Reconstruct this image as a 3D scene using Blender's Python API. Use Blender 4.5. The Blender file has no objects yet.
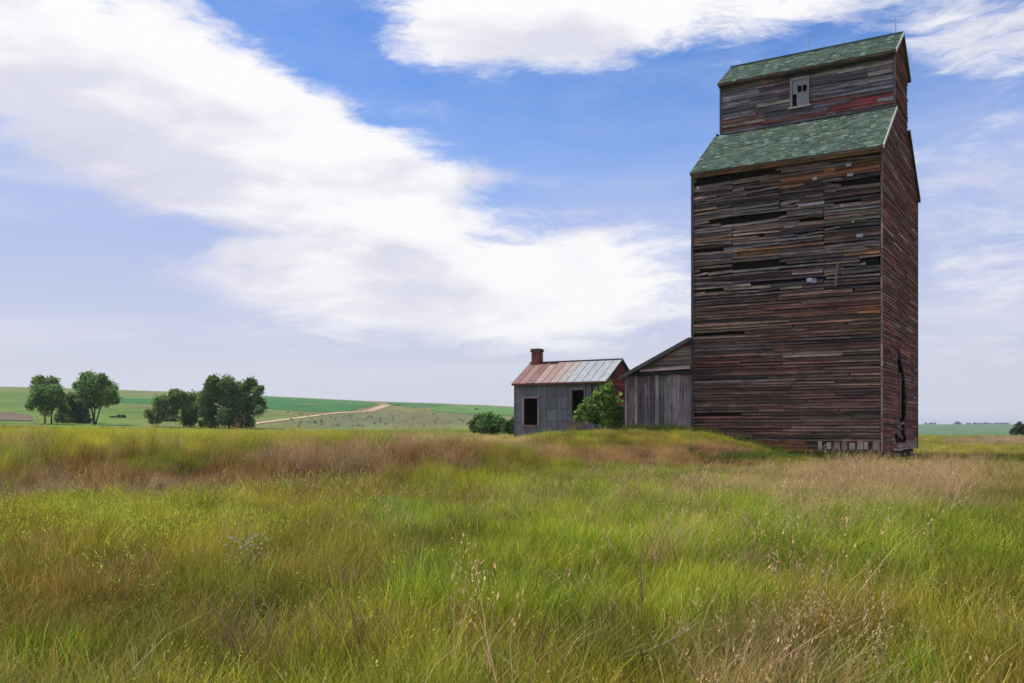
import bpy, math, random
import numpy as np
from mathutils import Vector, Matrix

random.seed(7)
RNG = np.random.default_rng(11)
SC = bpy.context.scene
COL = SC.collection

# ------------------------------------------------------------------ camera
F = 940.0            # focal length in pixels of a 1024 px wide frame
YH = 430.0           # eye level in the frame
EYE = 1.7            # camera height above the ground it stands on
cam_d = bpy.data.cameras.new('camera')
cam_d.sensor_width = 36.0
cam_d.lens = 36.0 * F / 1024.0
cam_d.shift_y = (YH - 341.5) / 1024.0
cam_d.clip_start = 0.1
cam_d.clip_end = 30000
cam = bpy.data.objects.new('camera', cam_d)
cam.location = (0, 0, EYE)
cam.rotation_euler = (math.radians(90), 0, 0)
COL.objects.link(cam)
SC.camera = cam

# ------------------------------------------------------------------ light
SUN_DIR = Vector((-0.52, 0.22, 0.82)).normalized()      # towards the sun
sun_el = math.asin(SUN_DIR.z)
sun_rot = math.atan2(SUN_DIR.x, SUN_DIR.y)
sd = bpy.data.lights.new('sun', 'SUN')
sd.energy = 4.7
sd.angle = math.radians(11)
sd.color = (1.0, 0.94, 0.83)
sun = bpy.data.objects.new('sun', sd)
sun.rotation_euler = SUN_DIR.to_track_quat('Z', 'Y').to_euler()
COL.objects.link(sun)

vs = SC.view_settings
vs.view_transform = 'Standard'
vs.look = 'None'
vs.exposure = 0.0
vs.gamma = 1.0

# ------------------------------------------------------------------ world / sky
W = bpy.data.worlds.new('World')
SC.world = W
W.use_nodes = True


class NT:
    """tiny helper for wiring node trees"""
    def __init__(self, tree):
        self.t = tree
        self.n = tree.nodes
        self.l = tree.links

    def node(self, typ, **kw):
        nd = self.n.new(typ)
        for k, v in kw.items():
            setattr(nd, k, v)
        return nd

    def put(self, sock, v):
        if isinstance(v, bpy.types.NodeSocket):
            self.l.new(v, sock)
        else:
            sock.default_value = v

    def math(self, op, a, b=0.0, c=0.0, clamp=False):
        nd = self.node('ShaderNodeMath', operation=op, use_clamp=clamp)
        self.put(nd.inputs[0], a)
        self.put(nd.inputs[1], b)
        self.put(nd.inputs[2], c)
        return nd.outputs[0]

    def vmath(self, op, a, b=(0, 0, 0)):
        nd = self.node('ShaderNodeVectorMath', operation=op)
        self.put(nd.inputs[0], a)
        if op == 'SCALE':
            self.put(nd.inputs['Scale'], b)
        else:
            self.put(nd.inputs[1], b)
        return nd.outputs['Value'] if op in ('LENGTH', 'DOT_PRODUCT') else nd.outputs['Vector']

    def rng(self, v, a, b, c=0.0, d=1.0, interp='SMOOTHSTEP'):
        nd = self.node('ShaderNodeMapRange', interpolation_type=interp)
        nd.clamp = True
        self.put(nd.inputs['Value'], v)
        self.put(nd.inputs['From Min'], a)
        self.put(nd.inputs['From Max'], b)
        self.put(nd.inputs['To Min'], c)
        self.put(nd.inputs['To Max'], d)
        return nd.outputs['Result']

    def noise(self, vec, scale, detail=4.0, rough=0.55, dist=0.0, color=False):
        nd = self.node('ShaderNodeTexNoise')
        if vec is not None:
            self.put(nd.inputs['Vector'], vec)
        nd.inputs['Scale'].default_value = scale
        nd.inputs['Detail'].default_value = detail
        nd.inputs['Roughness'].default_value = rough
        nd.inputs['Distortion'].default_value = dist
        return nd.outputs['Color'] if color else nd.outputs['Fac']

    def mix(self, f, a, b, blend='MIX'):
        nd = self.node('ShaderNodeMix', data_type='RGBA', blend_type=blend)
        self.put(nd.inputs[0], f)
        self.put(nd.inputs[6], a)
        self.put(nd.inputs[7], b)
        return nd.outputs[2]

    def mapping(self, vec, loc=(0, 0, 0), rot=(0, 0, 0), scale=(1, 1, 1), typ='POINT'):
        nd = self.node('ShaderNodeMapping', vector_type=typ)
        self.put(nd.inputs['Vector'], vec)
        if 'Location' in nd.inputs and typ in ('POINT', 'TEXTURE'):
            nd.inputs['Location'].default_value = loc
        nd.inputs['Rotation'].default_value = rot
        nd.inputs['Scale'].default_value = scale
        return nd.outputs['Vector']


def azel(px, py):
    dx, dz = px - 512.0, YH - py
    return math.atan2(dx, F), math.atan2(dz, math.hypot(F, dx))


def build_world():
    T = NT(W.node_tree)
    T.n.clear()
    out = T.node('ShaderNodeOutputWorld')
    tc = T.node('ShaderNodeTexCoord')
    sep = T.node('ShaderNodeSeparateXYZ')
    T.l.new(tc.outputs['Generated'], sep.inputs[0])
    az = T.math('ARCTAN2', sep.outputs[0], sep.outputs[1])
    el = T.math('ARCSINE', T.math('MAXIMUM', T.math('MINIMUM', sep.outputs[2], 0.9999), -0.9999))
    cmb = T.node('ShaderNodeCombineXYZ')
    T.l.new(az, cmb.inputs[0])
    T.l.new(el, cmb.inputs[1])
    P = cmb.outputs[0]
    # fbm in direction space (seamless) stretched sideways, so it goes on all round
    dirv = T.vmath('MULTIPLY', tc.outputs['Generated'], (1.0, 1.0, 2.0))
    warp = T.noise(dirv, 3.2, 5.0, 0.55, color=True)
    warp = T.vmath('SUBTRACT', warp, (0.5, 0.5, 0.5))
    warp2 = T.noise(dirv, 14.0, 5.0, 0.6, color=True)
    warp2 = T.vmath('SUBTRACT', warp2, (0.5, 0.5, 0.5))
    Pw = T.vmath('ADD', P, T.vmath('MULTIPLY', warp, (0.10, 0.05, 0)))
    Pw = T.vmath('ADD', Pw, T.vmath('MULTIPLY', warp2, (0.055, 0.030, 0)))

    def ell(px, py, rx, ry, deg, inner=0.0, vec=Pw):
        a, e = azel(px, py)
        v = T.mapping(vec, (a, e, 0), (0, 0, math.radians(deg)), (rx / F, ry / F, 1), 'TEXTURE')
        v = T.vmath('MULTIPLY', v, (1, 1, 0))
        return T.rng(T.vmath('LENGTH', v), inner, 1.0, 1.0, 0.0)

    def total(items):
        s = None
        for amp, o in items:
            o = T.math('MULTIPLY', o, amp)
            s = o if s is None else T.math('ADD', s, o)
        return s

    n1 = T.noise(dirv, 2.1, 8.0, 0.55, 0.25)
    n2 = T.noise(T.vmath('ADD', dirv, (3.1, 1.7, 0.4)), 8.5, 10.0, 0.62, 0.4)
    n3 = T.noise(T.vmath('MULTIPLY', T.vmath('ADD', dirv, T.vmath('SCALE', warp, 0.2)), (1.0, 1.0, 2.2)), 11.0, 10.0, 0.68, 0.2)
    n4 = T.noise(T.vmath('ADD', dirv, T.vmath('SCALE', warp2, 0.05)), 26.0, 8.0, 0.62, 0.0)
    n2 = T.math('ADD', n2, T.math('MULTIPLY', T.math('SUBTRACT', n4, 0.5), 0.25))
    nn = T.math('ADD', T.math('MULTIPLY', T.math('SUBTRACT', n1, 0.5), 0.45),
                T.math('ADD', T.math('MULTIPLY', T.math('SUBTRACT', n2, 0.5), 0.38), T.math('MULTIPLY', T.math('SUBTRACT', n3, 0.5), 1.0)))
    # bright cloud banks
    f = total([
        (1.15, ell(90, 70, 260, 125, -15, 0.3)),
        (1.05, ell(320, 150, 215, 76, -20, 0.25)),
        (0.45, ell(455, 178, 95, 30, -6, 0.1)),
        (0.55, ell(300, 215, 300, 120, -8, 0.1)),
        (1.1, ell(420, 282, 300, 82, -3, 0.15)),
        (0.65, ell(600, 315, 240, 75, 3, 0.1)),
        (0.5, ell(630, 250, 150, 60, 0, 0.1)),
        (-0.38, ell(350, 240, 280, 16, -2, 0.1)),
        (-0.45, ell(150, 235, 190, 36, -4, 0.1)),
        (0.22, ell(330, 250, 560, 230, 0, 0.0)),
        (-0.6, ell(270, 20, 130, 30, -20, 0.1)),
        (-0.35, ell(650, 170, 90, 60, -10, 0.1)),
        (1.2, ell(530, 14, 200, 84, 3, 0.3)),
        (0.9, ell(770, -8, 220, 62, 4, 0.2)),
        (0.8, ell(985, 35, 150, 80, -12, 0.1)),
        (0.42, ell(970, 200, 190, 110, 0, 0.1)),
        (0.25, ell(980, 330, 200, 90, 0, 0.1)),
        (0.30, ell(260, 15, 130, 30, -15, 0.1)),
        (-0.8, ell(590, 130, 170, 62, -16, 0.15)),
        (-0.5, ell(330, 35, 110, 28, -24, 0.1)),
        (-0.35, ell(930, 95, 90, 35, 0, 0.1)),
    ])
    # the same weather carries on outside the frame
    outside = T.rng(T.math('ABSOLUTE', az), 0.62, 0.95)
    high = T.rng(el, 0.52, 0.75)
    oth = T.math('MAXIMUM', outside, high)
    f = T.math('ADD', f, T.math('MULTIPLY', oth, 0.55))
    dens = T.rng(T.math('ADD', f, T.math('MULTIPLY', nn, 1.7)), 0.18, 0.98)
    # veil of thin cloud, thick towards the horizon
    veil_f = total([
        (1.0, T.rng(el, 0.0, 0.42, 1.0, 0.0)),
        (0.9, ell(40, 250, 380, 190, 0, 0.1)),
        (0.85, ell(1000, 240, 260, 200, 0, 0.1)),
        (0.55, ell(560, 320, 520, 190, 0, 0.0)),
        (0.3, ell(650, 230, 160, 90, 0, 0.0)),
        (0.30, oth),
    ])
    veil = T.rng(T.math('ADD', veil_f, T.math('MULTIPLY', nn, 0.8)), -0.1, 1.0, 0.02, 0.97, 'LINEAR')
    # grey-violet undersides
    sh = total([
        (0.75, ell(30, 215, 230, 130, -8, 0.05)),
        (0.5, ell(130, 300, 260, 60, 0, 0.05)),
        (0.4, ell(300, 240, 260, 22, -4, 0.0)),
        (0.35, T.rng(el, 0.02, 0.14, 1.0, 0.0)),
    ])
    shade = T.rng(T.math('ADD', sh, T.math('MULTIPLY', nn, 1.1)), 0.0, 1.0)
    soft = T.noise(T.vmath('ADD', T.vmath('MULTIPLY', dirv, (1.0, 1.0, 1.6)), T.vmath('SCALE', warp, 0.25)), 4.2, 3.5, 0.5)
    white = T.mix(T.rng(soft, 0.36, 0.56), (0.74, 0.74, 0.85, 1), (0.99, 0.975, 0.99, 1))
    cloud = T.mix(shade, white, (0.60, 0.60, 0.77, 1))
    hz = T.rng(el, 0.02, 0.24)
    strk = T.noise(T.vmath('MULTIPLY', dirv, (1.0, 1.0, 5.0)), 2.6, 5.0, 0.5)
    veil_c = T.mix(hz, (0.665, 0.675, 0.77, 1), (0.43, 0.53, 0.84, 1))
    veil_c = T.mix(T.rng(strk, 0.46, 0.68, 0.0, 0.5), veil_c, (0.76, 0.76, 0.85, 1))
    sky = T.node('ShaderNodeTexSky', sky_type='NISHITA')
    sky.sun_disc = False
    sky.sun_elevation = sun_el
    sky.sun_rotation = sun_rot
    sky.altitude = 800
    sky.air_density = 1.0
    sky.dust_density = 0.4
    sky.ozone_density = 2.0
    b1 = T.node('ShaderNodeBackground')
    hs = T.node('ShaderNodeHueSaturation')
    hs.inputs['Hue'].default_value = 0.512
    hs.inputs['Saturation'].default_value = 1.28
    hs.inputs['Value'].default_value = 1.22
    T.l.new(sky.outputs[0], hs.inputs['Color'])
    T.l.new(hs.outputs[0], b1.inputs[0])
    b1.inputs[1].default_value = 0.135
    b2 = T.node('ShaderNodeBackground')
    T.l.new(veil_c, b2.inputs[0])
    b3 = T.node('ShaderNodeBackground')
    T.l.new(cloud, b3.inputs[0])
    m1 = T.node('ShaderNodeMixShader')
    T.l.new(veil, m1.inputs[0])
    T.l.new(b1.outputs[0], m1.inputs[1])
    T.l.new(b2.outputs[0], m1.inputs[2])
    m2 = T.node('ShaderNodeMixShader')
    T.l.new(dens, m2.inputs[0])
    T.l.new(m1.outputs[0], m2.inputs[1])
    T.l.new(b3.outputs[0], m2.inputs[2])
    T.l.new(m2.outputs[0], out.inputs[0])


build_world()

# ------------------------------------------------------------------ numpy noise
_perm = np.random.default_rng(3).random((256, 256))


def vnoise(x, y):
    x = np.asarray(x, float)
    y = np.asarray(y, float)
    xi = np.floor(x).astype(int)
    yi = np.floor(y).astype(int)
    fx = x - xi
    fy = y - yi
    fx = fx * fx * (3 - 2 * fx)
    fy = fy * fy * (3 - 2 * fy)
    g = lambda a, b: _perm[a & 255, b & 255]
    return ((g(xi, yi) * (1 - fx) + g(xi + 1, yi) * fx) * (1 - fy)
            + (g(xi, yi + 1) * (1 - fx) + g(xi + 1, yi + 1) * fx) * fy)


def fbm(x, y, o=4):
    s, a, t = 0.0, 1.0, 0.0
    for i in range(o):
        s = s + a * vnoise(x * 2 ** i + 17.3 * i, y * 2 ** i + 9.1 * i)
        t += a
        a *= 0.5
    return s / t


def sstep(a, b, v):
    t = np.clip((np.asarray(v, float) - a) / (b - a), 0, 1)
    return t * t * (3 - 2 * t)


# ------------------------------------------------------------------ terrain height
CX, CY = 0.3926 * 45, 45.0                       # nearest corner of the elevator
def height(x, y):
    """ground level (world z) over the whole place"""
    x = np.asarray(x, float)
    y = np.asarray(y, float)
    r = np.hypot(x, y)
    base = -1.62 + 0.0 * y
    toe = 21.5 + 14.0 * sstep(-9, 7, x)
    amp = np.interp(x, [-30, -20.7, -14.6, -8.6, -4.5, -0.5, 2.2, 6.5, 8.5], [1.33, 1.29, 1.19, 1.08, 1.06, 0.86, 1.26, 1.36, 1.42])
    amp = amp / (1 + np.exp((x - 11.9) / 1.0))
    u = y - toe
    lw = 1 - sstep(-4, 3, x)
    near = base + amp * ((0.56 * sstep(0, 4.2, u) + 0.44 * sstep(4.0, 20, u)) * lw + sstep(0, 11.5, u) * (1 - lw))
    near = near + 0.45 * (fbm(x * 0.33 + 9, y * 0.33, 3) - 0.5) * lw * np.exp(-((u - 3.5) / 3.5) ** 2)
    near = near - 0.12 * np.exp(-(((x - CX + 3.5) / 5.0) ** 2 + ((y - CY + 0.5) / 3.5) ** 2))
    near = near + 0.22 * (fbm(x * 0.22, y * 0.22, 3) - 0.5) + 0.10 * (fbm(x * 0.9 + 40, y * 0.9, 2) - 0.5)
    a = np.clip(x / np.maximum(np.abs(y), 1.0), -3, 3)
    a = np.where(y > 0, a, np.sign(x) * 3)
    # left: a long green hill; right: a shallow valley and a far low ridge
    sky_y = np.interp(512 + F * a, [-900, 0, 100, 180, 280, 370, 430, 510, 700, 900], [398, 387, 389.5, 392, 396.5, 401, 403, 406.5, 418, 424])
    R = 1000.0
    top = (YH - sky_y) / F * R * np.clip(np.abs(y) / np.maximum(r, 1), 0.3, 1)
    rise = np.clip((r - 150) / (R - 150), 0, 1.0)
    rise = 0.75 * rise + 0.25 * rise * rise * (3 - 2 * rise)
    hill = -0.9 * np.exp(-((r - 100) / 40) ** 2) - 0.15 + top * rise - np.clip(r - R, 0, 6000) * 0.004
    hill = hill + 5.0 * (fbm(x * 0.006, y * 0.006, 3) - 0.5) * sstep(200, 500, r) * (1 - sstep(800, 1000, r))
    flat = np.interp(r, [0, 60, 130, 300, 650, 1500, 2600, 4200, 9000], [-1.6, -1.5, -1.1, -2.1, -4.2, -2.4, 14.5, 12, 0])
    flat = flat + 3.0 * (fbm(x * 0.003, y * 0.003, 3) - 0.5) * sstep(1200, 2400, r)
    wr = sstep(0.12, 0.40, a)
    far = hill * (1 - wr) + flat * wr
    k = sstep(66, 96, r)
    return EYE + near * (1 - k) + far * k


def hz(x, y):
    return float(height(x, y))


def pix(px, py, lift=0.0):
    """first ground point seen through a photo pixel"""
    a, b = (px - 512) / F, (YH - py) / F
    Y = np.geomspace(2, 4000, 6000)
    d = EYE + b * Y - height(a * Y, Y) - lift
    i = np.argmax(d < 0) if (d < 0).any() else len(Y) - 1
    return float(a * Y[i]), float(Y[i])


def to_px(x, y, z):
    return 512 + F * x / y, YH - F * (z - EYE) / y


# ------------------------------------------------------------------ object helpers
def tag(o, label=None, cat=None, group=None, kind=None):
    if label:
        o['label'] = label
    if cat:
        o['category'] = cat
    if group:
        o['group'] = group
    if kind:
        o['kind'] = kind
    return o


def empty(name, loc, rz=0.0, label=None, cat=None, group=None):
    o = bpy.data.objects.new(name, None)
    o.empty_display_size = 0.3
    o.location = loc
    o.rotation_euler = (0, 0, rz)
    COL.objects.link(o)
    return tag(o, label, cat, group)


class MB:
    """collects polygons with a tint per polygon, links them as one mesh object"""
    def __init__(self):
        self.v, self.f, self.c = [], [], []

    def poly(self, verts, faces, tint=(0.5, 0.5, 0.5)):
        n = len(self.v)
        self.v.extend([tuple(p) for p in verts])
        for fc in faces:
            self.f.append(tuple(i + n for i in fc))
            self.c.append(tint)

    def box(self, x0, x1, y0, y1, z0, z1, tint=(0.5, 0.5, 0.5)):
        v = [(x0, y0, z0), (x1, y0, z0), (x1, y1, z0), (x0, y1, z0), (x0, y0, z1), (x1, y0, z1), (x1, y1, z1), (x0, y1, z1)]
        self.poly(v, [(0, 3, 2, 1), (4, 5, 6, 7), (0, 1, 5, 4), (1, 2, 6, 5), (2, 3, 7, 6), (3, 0, 4, 7)], tint)

    def tube(self, pts, rads, n=6, tint=(0.5, 0.5, 0.5), cap=True):
        pts = [Vector(p) for p in pts]
        rings = []
        for i, p in enumerate(pts):
            d = (pts[min(i + 1, len(pts) - 1)] - pts[max(i - 1, 0)]).normalized()
            u = d.cross(Vector((0.31, 0.95, 0.05)))
            if u.length < 1e-3:
                u = d.cross(Vector((1, 0, 0)))
            u.normalize()
            w = d.cross(u)
            rings.append([p + (u * math.cos(k * 2 * math.pi / n) + w * math.sin(k * 2 * math.pi / n)) * rads[i] for k in range(n)])
        v = [q for r in rings for q in r]
        f = []
        for i in range(len(pts) - 1):
            for k in range(n):
                k2 = (k + 1) % n
                f.append((i * n + k, i * n + k2, (i + 1) * n + k2, (i + 1) * n + k))
        if cap:
            f.append(tuple(range(n - 1, -1, -1)))
            f.append(tuple((len(pts) - 1) * n + k for k in range(n)))
        self.poly(v, f, tint)

    def build(self, name, mat, parent=None, smooth=False):
        me = bpy.data.meshes.new(name)
        me.from_pydata(self.v, [], self.f)
        at = me.attributes.new('tint', 'FLOAT_COLOR', 'FACE')
        at.data.foreach_set('color', np.array([(*c[:3], 1.0) for c in self.c], dtype=np.float32).ravel())
        if smooth:
            me.polygons.foreach_set('use_smooth', [True] * len(me.polygons))
        me.materials.append(mat)
        o = bpy.data.objects.new(name, me)
        COL.objects.link(o)
        if parent is not None:
            o.parent = parent
        return o


def np_mesh(name, verts, faces, mat, tint=None, domain='FACE', smooth=False):
    """fast mesh from numpy arrays (all faces the same size)"""
    me = bpy.data.meshes.new(name)
    nv, (nf, k) = len(verts), faces.shape
    me.vertices.add(nv)
    me.vertices.foreach_set('co', np.asarray(verts, np.float32).ravel())
    me.loops.add(nf * k)
    me.loops.foreach_set('vertex_index', faces.astype(np.int32).ravel())
    me.polygons.add(nf)
    me.polygons.foreach_set('loop_start', np.arange(0, nf * k, k, dtype=np.int32))
    me.polygons.foreach_set('loop_total', np.full(nf, k, np.int32))
    if smooth:
        me.polygons.foreach_set('use_smooth', np.ones(nf, bool))
    if tint is not None:
        at = me.attributes.new('tint', 'FLOAT_COLOR', domain)
        c = np.ones((len(tint), 4), np.float32)
        c[:, :3] = tint
        at.data.foreach_set('color', c.ravel())
    me.update(calc_edges=True)
    me.validate()
    if mat:
        me.materials.append(mat)
    return me


def link(name, me, parent=None):
    o = bpy.data.objects.new(name, me)
    COL.objects.link(o)
    if parent is not None:
        o.parent = parent
    return o


# ------------------------------------------------------------------ materials
def new_mat(name):
    m = bpy.data.materials.new(name)
    m.use_nodes = True
    T = NT(m.node_tree)
    bs = T.n['Principled BSDF']
    return m, T, bs


def tint_node(T, typ='GEOMETRY', name='tint'):
    nd = T.node('ShaderNodeAttribute', attribute_type=typ, attribute_name=name)
    return nd.outputs['Color']


def obj_coord(T):
    return T.node('ShaderNodeTexCoord').outputs['Object']


def wood_mat(name, axis='X', rough=0.85, contrast=0.75, peel=0.0, peel_col=(0.2, 0.05, 0.05, 1)):
    """weathered timber: tint per board, grain and stains along the board"""
    m, T, bs = new_mat(name)
    oc = obj_coord(T)
    sc = {'X': (0.4, 6, 11), 'Y': (6, 0.4, 11), 'Z': (11, 6, 0.4)}[axis]
    v = T.mapping(oc, scale=sc)
    g1 = T.noise(v, 1.6, 6, 0.65, 0.6)
    g2 = T.noise(v, 6.0, 4, 0.6)
    st = T.noise(oc, 0.5, 4, 0.6)
    val = T.math('ADD', T.math('MULTIPLY', g1, 0.9), T.math('MULTIPLY', g2, 0.5))
    val = T.rng(val, 0.42, 0.98, 1.0 - contrast, 1.0 + contrast, 'LINEAR')
    val = T.math('MULTIPLY', val, T.rng(st, 0.3, 0.7, 0.75, 1.2, 'LINEAR'))
    we = T.noise(T.mapping(oc, scale={'X': (0.8, 3, 5), 'Y': (3, 0.8, 5), 'Z': (5, 3, 0.8)}[axis]), 1.0, 6, 0.7, 1.0)
    val = T.math('MULTIPLY', val, T.rng(we, 0.36, 0.6, 0.5, 1.2, 'LINEAR'))
    c = T.vmath('SCALE', tint_node(T), val)
    if peel > 0:
        pn = T.noise(T.mapping(oc, scale=(1, 1, 4)), 1.3, 5, 0.7)
        c = T.mix(T.rng(pn, 0.62 - peel * 0.2, 0.70 - peel * 0.2), c, peel_col)
    T.l.new(c, bs.inputs['Base Color'])
    bs.inputs['Roughness'].default_value = rough
    bs.inputs['Specular IOR Level'].default_value = 0.2
    b = T.node('ShaderNodeBump')
    b.inputs['Strength'].default_value = 0.5
    b.inputs['Distance'].default_value = 0.03
    T.l.new(g2, b.inputs['Height'])
    T.l.new(b.outputs[0], bs.inputs['Normal'])
    return m


def plain_mat(name, rough=0.8, spec=0.2, nscale=3.0, lo=0.75, hi=1.2, metal=0.0):
    m, T, bs = new_mat(name)
    n = T.noise(obj_coord(T), nscale, 5, 0.65)
    c = T.vmath('SCALE', tint_node(T), T.rng(n, 0.3, 0.7, lo, hi, 'LINEAR'))
    T.l.new(c, bs.inputs['Base Color'])
    bs.inputs['Roughness'].default_value = rough
    bs.inputs['Specular IOR Level'].default_value = spec
    bs.inputs['Metallic'].default_value = metal
    return m


def tin_mat(name, rust_amount=0.5):
    """old sheet iron: ribs, streaks and rust spots"""
    m, T, bs = new_mat(name)
    oc = obj_coord(T)
    n = T.noise(T.mapping(oc, scale=(2.5, 1, 0.8)), 1.7, 6, 0.65)
    n2 = T.noise(oc, 9.0, 4, 0.6)
    c = T.vmath('SCALE', tint_node(T), T.rng(n, 0.3, 0.7, 0.7, 1.25, 'LINEAR'))
    r = T.rng(T.math('ADD', n, T.math('MULTIPLY', n2, 0.3)), 0.80 - rust_amount * 0.2, 0.95 - rust_amount * 0.2)
    c = T.mix(T.math('MULTIPLY', r, 0.7), c, (0.14, 0.06, 0.04, 1))
    T.l.new(c, bs.inputs['Base Color'])
    bs.inputs['Roughness'].default_value = 0.55
    bs.inputs['Metallic'].default_value = 0.15
    b = T.node('ShaderNodeBump')
    b.inputs['Strength'].default_value = 0.4
    b.inputs['Distance'].default_value = 0.05
    T.l.new(n2, b.inputs['Height'])
    T.l.new(b.outputs[0], bs.inputs['Normal'])
    return m


def leaf_mat(name, attr='GEOMETRY', trans=0.35):
    m = bpy.data.materials.new(name)
    m.use_nodes = True
    T = NT(m.node_tree)
    T.n.clear()
    out = T.node('ShaderNodeOutputMaterial')
    c = tint_node(T)
    if attr == 'INSTANCER':
        c = T.mix(1.0, c, tint_node(T, 'INSTANCER', 'hue'), 'MULTIPLY')
    d = T.node('ShaderNodeBsdfDiffuse')
    t = T.node('ShaderNodeBsdfTranslucent')
    g = T.node('ShaderNodeBsdfGlossy')
    g.inputs['Roughness'].default_value = 0.5
    g.inputs['Color'].default_value = (0.8, 0.8, 0.8, 1)
    T.l.new(c, d.inputs[0])
    T.l.new(c, t.inputs[0])
    mx = T.node('ShaderNodeMixShader')
    mx.inputs[0].default_value = trans
    T.l.new(d.outputs[0], mx.inputs[1])
    T.l.new(t.outputs[0], mx.inputs[2])
    m2 = T.node('ShaderNodeMixShader')
    m2.inputs[0].default_value = 0.015
    T.l.new(mx.outputs[0], m2.inputs[1])
    T.l.new(g.outputs[0], m2.inputs[2])
    T.l.new(m2.outputs[0], out.inputs[0])
    return m


M_WOODX = wood_mat('weathered_boards', 'X')
M_WOODY = wood_mat('weathered_side_boards', 'Y')
M_WOODZ = wood_mat('weathered_upright_boards', 'Z')
M_DARK = plain_mat('dark_sheathing', 0.95, 0.05)
M_SHINGLE = plain_mat('asphalt_shingle', 0.95, 0.1, 14.0, 0.55, 1.5)
M_PAINT = plain_mat('worn_paint', 0.8, 0.2, 6.0, 0.6, 1.3)
M_TIN = tin_mat('sheet_iron_wall', 0.25)
M_TINROOF = tin_mat('sheet_iron_roof', 0.2)
M_BRICK = plain_mat('old_brick', 0.9, 0.1, 8.0, 0.7, 1.3)
M_METAL = plain_mat('grey_metal', 0.5, 0.4, 5.0, 0.8, 1.2, 0.6)
M_BARK = plain_mat('bark', 0.95, 0.1, 6.0, 0.6, 1.4)
M_LEAF = leaf_mat('leaves', 'GEOMETRY', 0.45)
M_BLADE = leaf_mat('grass_blades', 'INSTANCER', 0.35)
M_STALK = plain_mat('dry_stalk', 0.9, 0.1, 12.0, 0.7, 1.2)


def glass_mat():
    m, T, bs = new_mat('old_window_glass')
    n = T.noise(obj_coord(T), 5.0, 4, 0.6)
    T.l.new(T.mix(n, (0.10, 0.11, 0.14, 1), (0.3, 0.31, 0.36, 1)), bs.inputs['Base Color'])
    bs.inputs['Roughness'].default_value = 0.12
    return m


M_GLASS = glass_mat()

# ------------------------------------------------------------------ ground colours
GREEN = np.array([0.240, 0.300, 0.021])
OLIVE = np.array([0.275, 0.255, 0.026])
YELLOW = np.array([0.440, 0.400, 0.045])
BROWN = np.array([0.235, 0.130, 0.040])
TAN = np.array([0.480, 0.360, 0.170])
PINK = np.array([0.450, 0.330, 0.185])
DEEP = np.array([0.090, 0.180, 0.022])

# patches of meadow: centre and radii in the photograph's pixels, turned into ground by pix()
PATCHES = [
    # px, py, rx, ry, colour, strength, dryness
    (130, 478, 240, 20, BROWN * 1.0, 0.9, 0.8),
    (90, 488, 150, 9, PINK * 0.75, 0.75, 0.9),
    (130, 437, 230, 16, YELLOW * 0.85 + GREEN * 0.1, 0.95, 0.05),
    (415, 433, 40, 6, GREEN * 1.05, 0.9, 0.0),
    (340, 460, 110, 14, TAN * 0.55 + BROWN * 0.15, 0.85, 0.6),
    (450, 462, 70, 18, BROWN, 0.9, 0.9),
    (330, 494, 130, 10, BROWN * 0.9, 0.6, 0.5),
    (470, 440, 90, 8, TAN * 0.85 + GREEN * 0.3, 0.8, 0.5),
    (415, 516, 48, 16, DEEP, 0.95, 0.0),
    (120, 522, 170, 20, YELLOW * 0.6 + GREEN * 0.25, 0.85, 0.05),
    (70, 590, 120, 48, BROWN * 0.6 + OLIVE * 0.45, 0.7, 0.4),
    (250, 600, 110, 40, OLIVE * 0.6 + GREEN * 0.35, 0.6, 0.2),
    (330, 545, 90, 22, OLIVE * 0.5 + GREEN * 0.4, 0.6, 0.15),
    (600, 545, 220, 75, GREEN * 1.12 + YELLOW * 0.12, 0.85, 0.05),
    (560, 470, 120, 10, GREEN * 1.0, 0.7, 0.1),
    (650, 452, 130, 13, BROWN * 0.9 + TAN * 0.25, 0.9, 0.8),
    (720, 462, 50, 9, BROWN * 1.1, 0.8, 0.7),
    (620, 437, 80, 6, OLIVE * 1.05, 0.8, 0.4),
    (860, 486, 190, 24, TAN * 0.9, 0.5, 0.35),
    (800, 471, 90, 9, TAN * 0.8, 0.5, 0.5),
    (970, 447, 80, 8, OLIVE * 0.9 + TAN * 0.2, 0.8, 0.4),
    (1000, 440, 70, 4, PINK * 0.8, 0.8, 0.7),
    (795, 453, 95, 5.5, DEEP * 0.5 + OLIVE * 0.2, 0.9, 0.0),
    (860, 550, 190, 40, GREEN * 1.1, 0.75, 0.1),
    (940, 600, 120, 25, OLIVE * 0.7 + GREEN * 0.4, 0.6, 0.2),
    (620, 650, 200, 35, OLIVE * 0.6 + GREEN * 0.5, 0.6, 0.25),
    (905, 650, 50, 40, GREEN * 1.3, 0.7, 0.1),
    (780, 655, 80, 35, TAN * 0.55 + OLIVE * 0.4, 0.6, 0.6),
    (60, 670, 130, 25, TAN * 0.5 + OLIVE * 0.4, 0.6, 0.5),
    (400, 650, 150, 40, OLIVE * 0.5 + GREEN * 0.5, 0.5, 0.2),
]


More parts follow.
